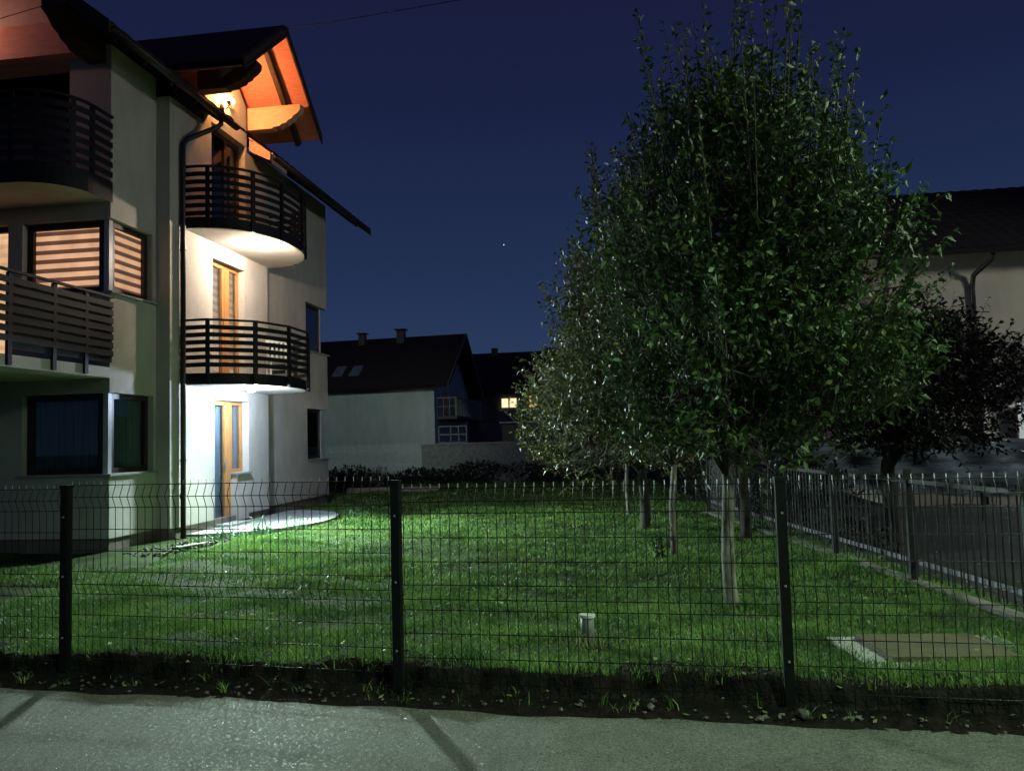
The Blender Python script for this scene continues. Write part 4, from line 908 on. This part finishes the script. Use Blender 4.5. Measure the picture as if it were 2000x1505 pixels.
# ================================================================== FAR HOUSES
NH = thing('long_white_house', 'long white-walled house with plain dark roof beyond the end of the lawn', 'house')
mb = MB(); mb.box(-18, -8.92, 36.5, 44.5, -.1, 4.2); mb.prism([(-8.92, 36.5, 4.2), (-8.92, 44.5, 4.2), (-8.92, 40.5, 6.9)], (-9, 0, 0)); mb.build('wall', M['housewall'], NH)
mb = MB(); mb.slab([(-18.5, 35.9, 4.13), (-8.15, 35.9, 4.22), (-8.15, 40.5, 7.12), (-18.5, 40.5, 7.0)], .15); mb.slab([(-8.15, 45.1, 4.1), (-18.5, 45.1, 4.1), (-18.5, 40.5, 7.0), (-8.15, 40.5, 7.12)], .15)
rfh = mb.build('roof', M['rooftile'], NH)
for x, wd, hh in ((-13.6, .16, .22), (-11.5, .2, .42)):
    mb = MB(); mb.box(x - wd, x + wd, 39.9, 40.3, 6.6, 7.1 + hh * .6); mb.box(x - wd * 1.5, x + wd * 1.5, 39.8, 40.4, 7.15 + hh * .6, 7.2 + hh * .6)
    mb.box(x - .03, x + .03, 40.05, 40.15, 7.1 + hh * .6, 7.16 + hh * .6); mb.build('chimney', M['farwall'], rfh)
def on_roof(x, f): return Vector((x, 35.9 + 4.6 * f, 4.17 + 2.9 * f + .02))
for x in (-14.1, -13.25):
    mb = MB(); mb.slab([on_roof(x, .22), on_roof(x + .5, .22), on_roof(x + .5, .40), on_roof(x, .40)], -.06); mb.build('skylight', M['greypipe'], rfh)
vb = MB(); vb.prism([(-8.12, 35.9, 4.24), (-8.12, 40.5, 7.14), (-8.12, 40.5, 6.92), (-8.12, 35.9, 4.02)], (.04, 0, 0)); vb.prism([(-8.12, 45.1, 4.12), (-8.12, 40.5, 7.14), (-8.12, 40.5, 6.92), (-8.12, 45.1, 3.9)], (.04, 0, 0)); vb.build('bargeboard', M['farwall'], rfh)
mb = MB(); mb.box(-8.9, -7.95, 37.0, 43.6, 2.6, 2.75); bl = mb.build('balcony', M['farwall'], NH)
mb = MB(); mb.bar((-7.97, 37.0, 3.62), (-7.97, 43.6, 3.62), .05, .05); mb.bar((-8.9, 37.0, 3.62), (-7.97, 37.0, 3.62), .05, .05); mb.bar((-8.9, 37.0, 3.2), (-7.97, 37.0, 3.2), .03, .03)
for k in range(17): mb.bar((-7.97, 37.0 + 6.6 * k / 16, 2.75), (-7.97, 37.0 + 6.6 * k / 16, 3.62), .05, .05)
for k in range(4): mb.bar((-8.9 + .3 * k, 37, 2.75), (-8.9 + .3 * k, 37, 3.62), .04, .04)
mb.build('railing', M['greypaint'], bl)
mb = MB(); mb.box(-8.9, -8.88, 38.2, 39.2, 2.8, 4.0); mb.box(-8.9, -8.88, 40.5, 41.6, 2.8, 4.0); mb.build('window', M['brownframe'], NH)
FH = thing('far_house', 'dark brown far house with two lit windows behind the long white house', 'house')
mb = MB(); mb.box(-16, -4.6, 50, 58, -.1, 4.7); mb.build('wall', M['farwall'], FH)
mb = MB(); mb.slab([(-17, 49.3, 4.55), (-6.9, 49.3, 4.5), (-6.9, 54, 7.5), (-17, 54, 7.5)], .15); mb.slab([(-6.9, 49.3, 4.5), (-4.2, 49.3, 4.5), (-5.6, 54, 7.5), (-6.9, 54, 7.5)], .15); fr = mb.build('roof', M['rooftile'], FH)
mb = MB(); mb.box(-9.0, -8.6, 53.6, 54.0, 7.2, 7.8); mb.build('chimney', M['farwall'], fr)
for (x0, x1, z0, z1, m_) in ((-7.80, -6.86, 3.55, 4.14, 'litwin'), (-6.02, -5.55, 3.55, 4.25, 'litwin2')):
    mb = MB(); mb.box(x0, x1, 49.93, 49.97, z0, z1); wn = mb.build('window', M[m_], FH); wn['label'] = 'lit window'
    mb = MB(); mb.box((x0 + x1) / 2 - .04, (x0 + x1) / 2 + .04, 49.88, 49.92, z0, z1); mb.box(x0, x1, 49.88, 49.925, z1 - .02, z1 + .05); mb.build('frame', M['brownframe'], wn)
FH2 = thing('distant_house', 'small distant house roof with a pale wall showing above the far house', 'house')
mb = MB(); mb.box(-6.2, -2, 66, 72, 0, 7.9); mb.build('wall', M['farwall'], FH2)
mb = MB(); mb.slab([(-6.8, 65.4, 7.8), (-1.5, 65.4, 7.8), (-1.5, 69, 9.4), (-6.8, 69, 9.4)], .15); mb.build('roof', M['rooftile'], FH2)
mb = MB(); mb.box(-5.9, -5.0, 65.9, 65.98, 6.9, 7.5); mb.build('window', M['whitepaint'], FH2)
GS = thing('garden_shed', 'low shed with pale lit roof edge in front of the far house', 'shed')
mb = MB(); mb.box(-6.9, -4.6, 44, 46, 0, 2.35); mb.build('wall', M['farwall'], GS)
mb = MB(); mb.box(-7.0, -4.4, 43.8, 46.2, 2.45, 2.52); mb.build('roof', M['whitepaint'], GS)
GW = thing('garden_wall', 'low pale rendered garden wall beyond the dark undergrowth', 'wall')
mb = MB(); mb.box(-8.4, 6, 32, 32.25, -.1, 1.42); mb.build('wall_body', M['kerbc'], GW)
mb = MB(); mb.box(-8.43, 6.03, 31.96, 32.29, 1.423, 1.48); mb.build('coping', M['concrete'], GW)
WP = thing('white_picket_fence', 'small white picket fence along the foot of the long white house', 'fence')
mb = MB()
for k in range(46): mb.box(-12.9 + k * .098, -12.86 + k * .098, 33, 33.03, .35, 1.5 if k < 46 else 1)
mb.build('pickets', M['whitepaint'], WP)
mb = MB(); mb.box(-12.95, -8.45, 33.035, 33.07, .6, .66); mb.box(-12.95, -8.45, 33.035, 33.07, 1.2, 1.26); mb.build('rail', M['whitepaint'], WP)
WR = thing('white_railing', 'short white metal railing standing on the low garden wall', 'railing')
mb = MB()
for z in (1.5, 1.85, 2.2): mb.bar((-8.13, 34, z), (-6.9, 34, z), .05, .05)
mb.build('rail', M['greypaint'], WR)
for x in (-8.13, -7.6, -7.25, -6.9): mb = MB(); mb.bar((x, 34, .8), (x, 34, 2.2), .05, .05); mb.build('post', M['greypaint'], WR)
mb = MB()
q = random.Random(9)
pts = [(-90, -1), (-90, 6)]
for k in range(60): x = -90 + 260 * k / 59; pts.append((x, 7.0 + 1.6 * math.sin(k * .5) + 1.1 * q.random()))
pts += [(170, -1)]
mb.prism([(x, 130, z) for x, z in pts], (0, 6, 0)); o = mb.build('hills', M['soil']); tag(o, 'dark low ridge of land on the horizon', 'hill', kind='structure')
# star
mb = MB(); d = Vector((-.14429754, .97574914, .24199515 )) ; c = Vector((0, 0, 1.65)) + d * 1500
mb.tube([c - Vector((0, 0, 1.1)), c, c + Vector((0, 0, 1.1))], [.1, 1.1, .1], 8); o = mb.build('star', emis('star_glow', (.8, .9, 1), 1.2)); tag(o, 'single small white star above the far roofs', 'star', kind='structure')
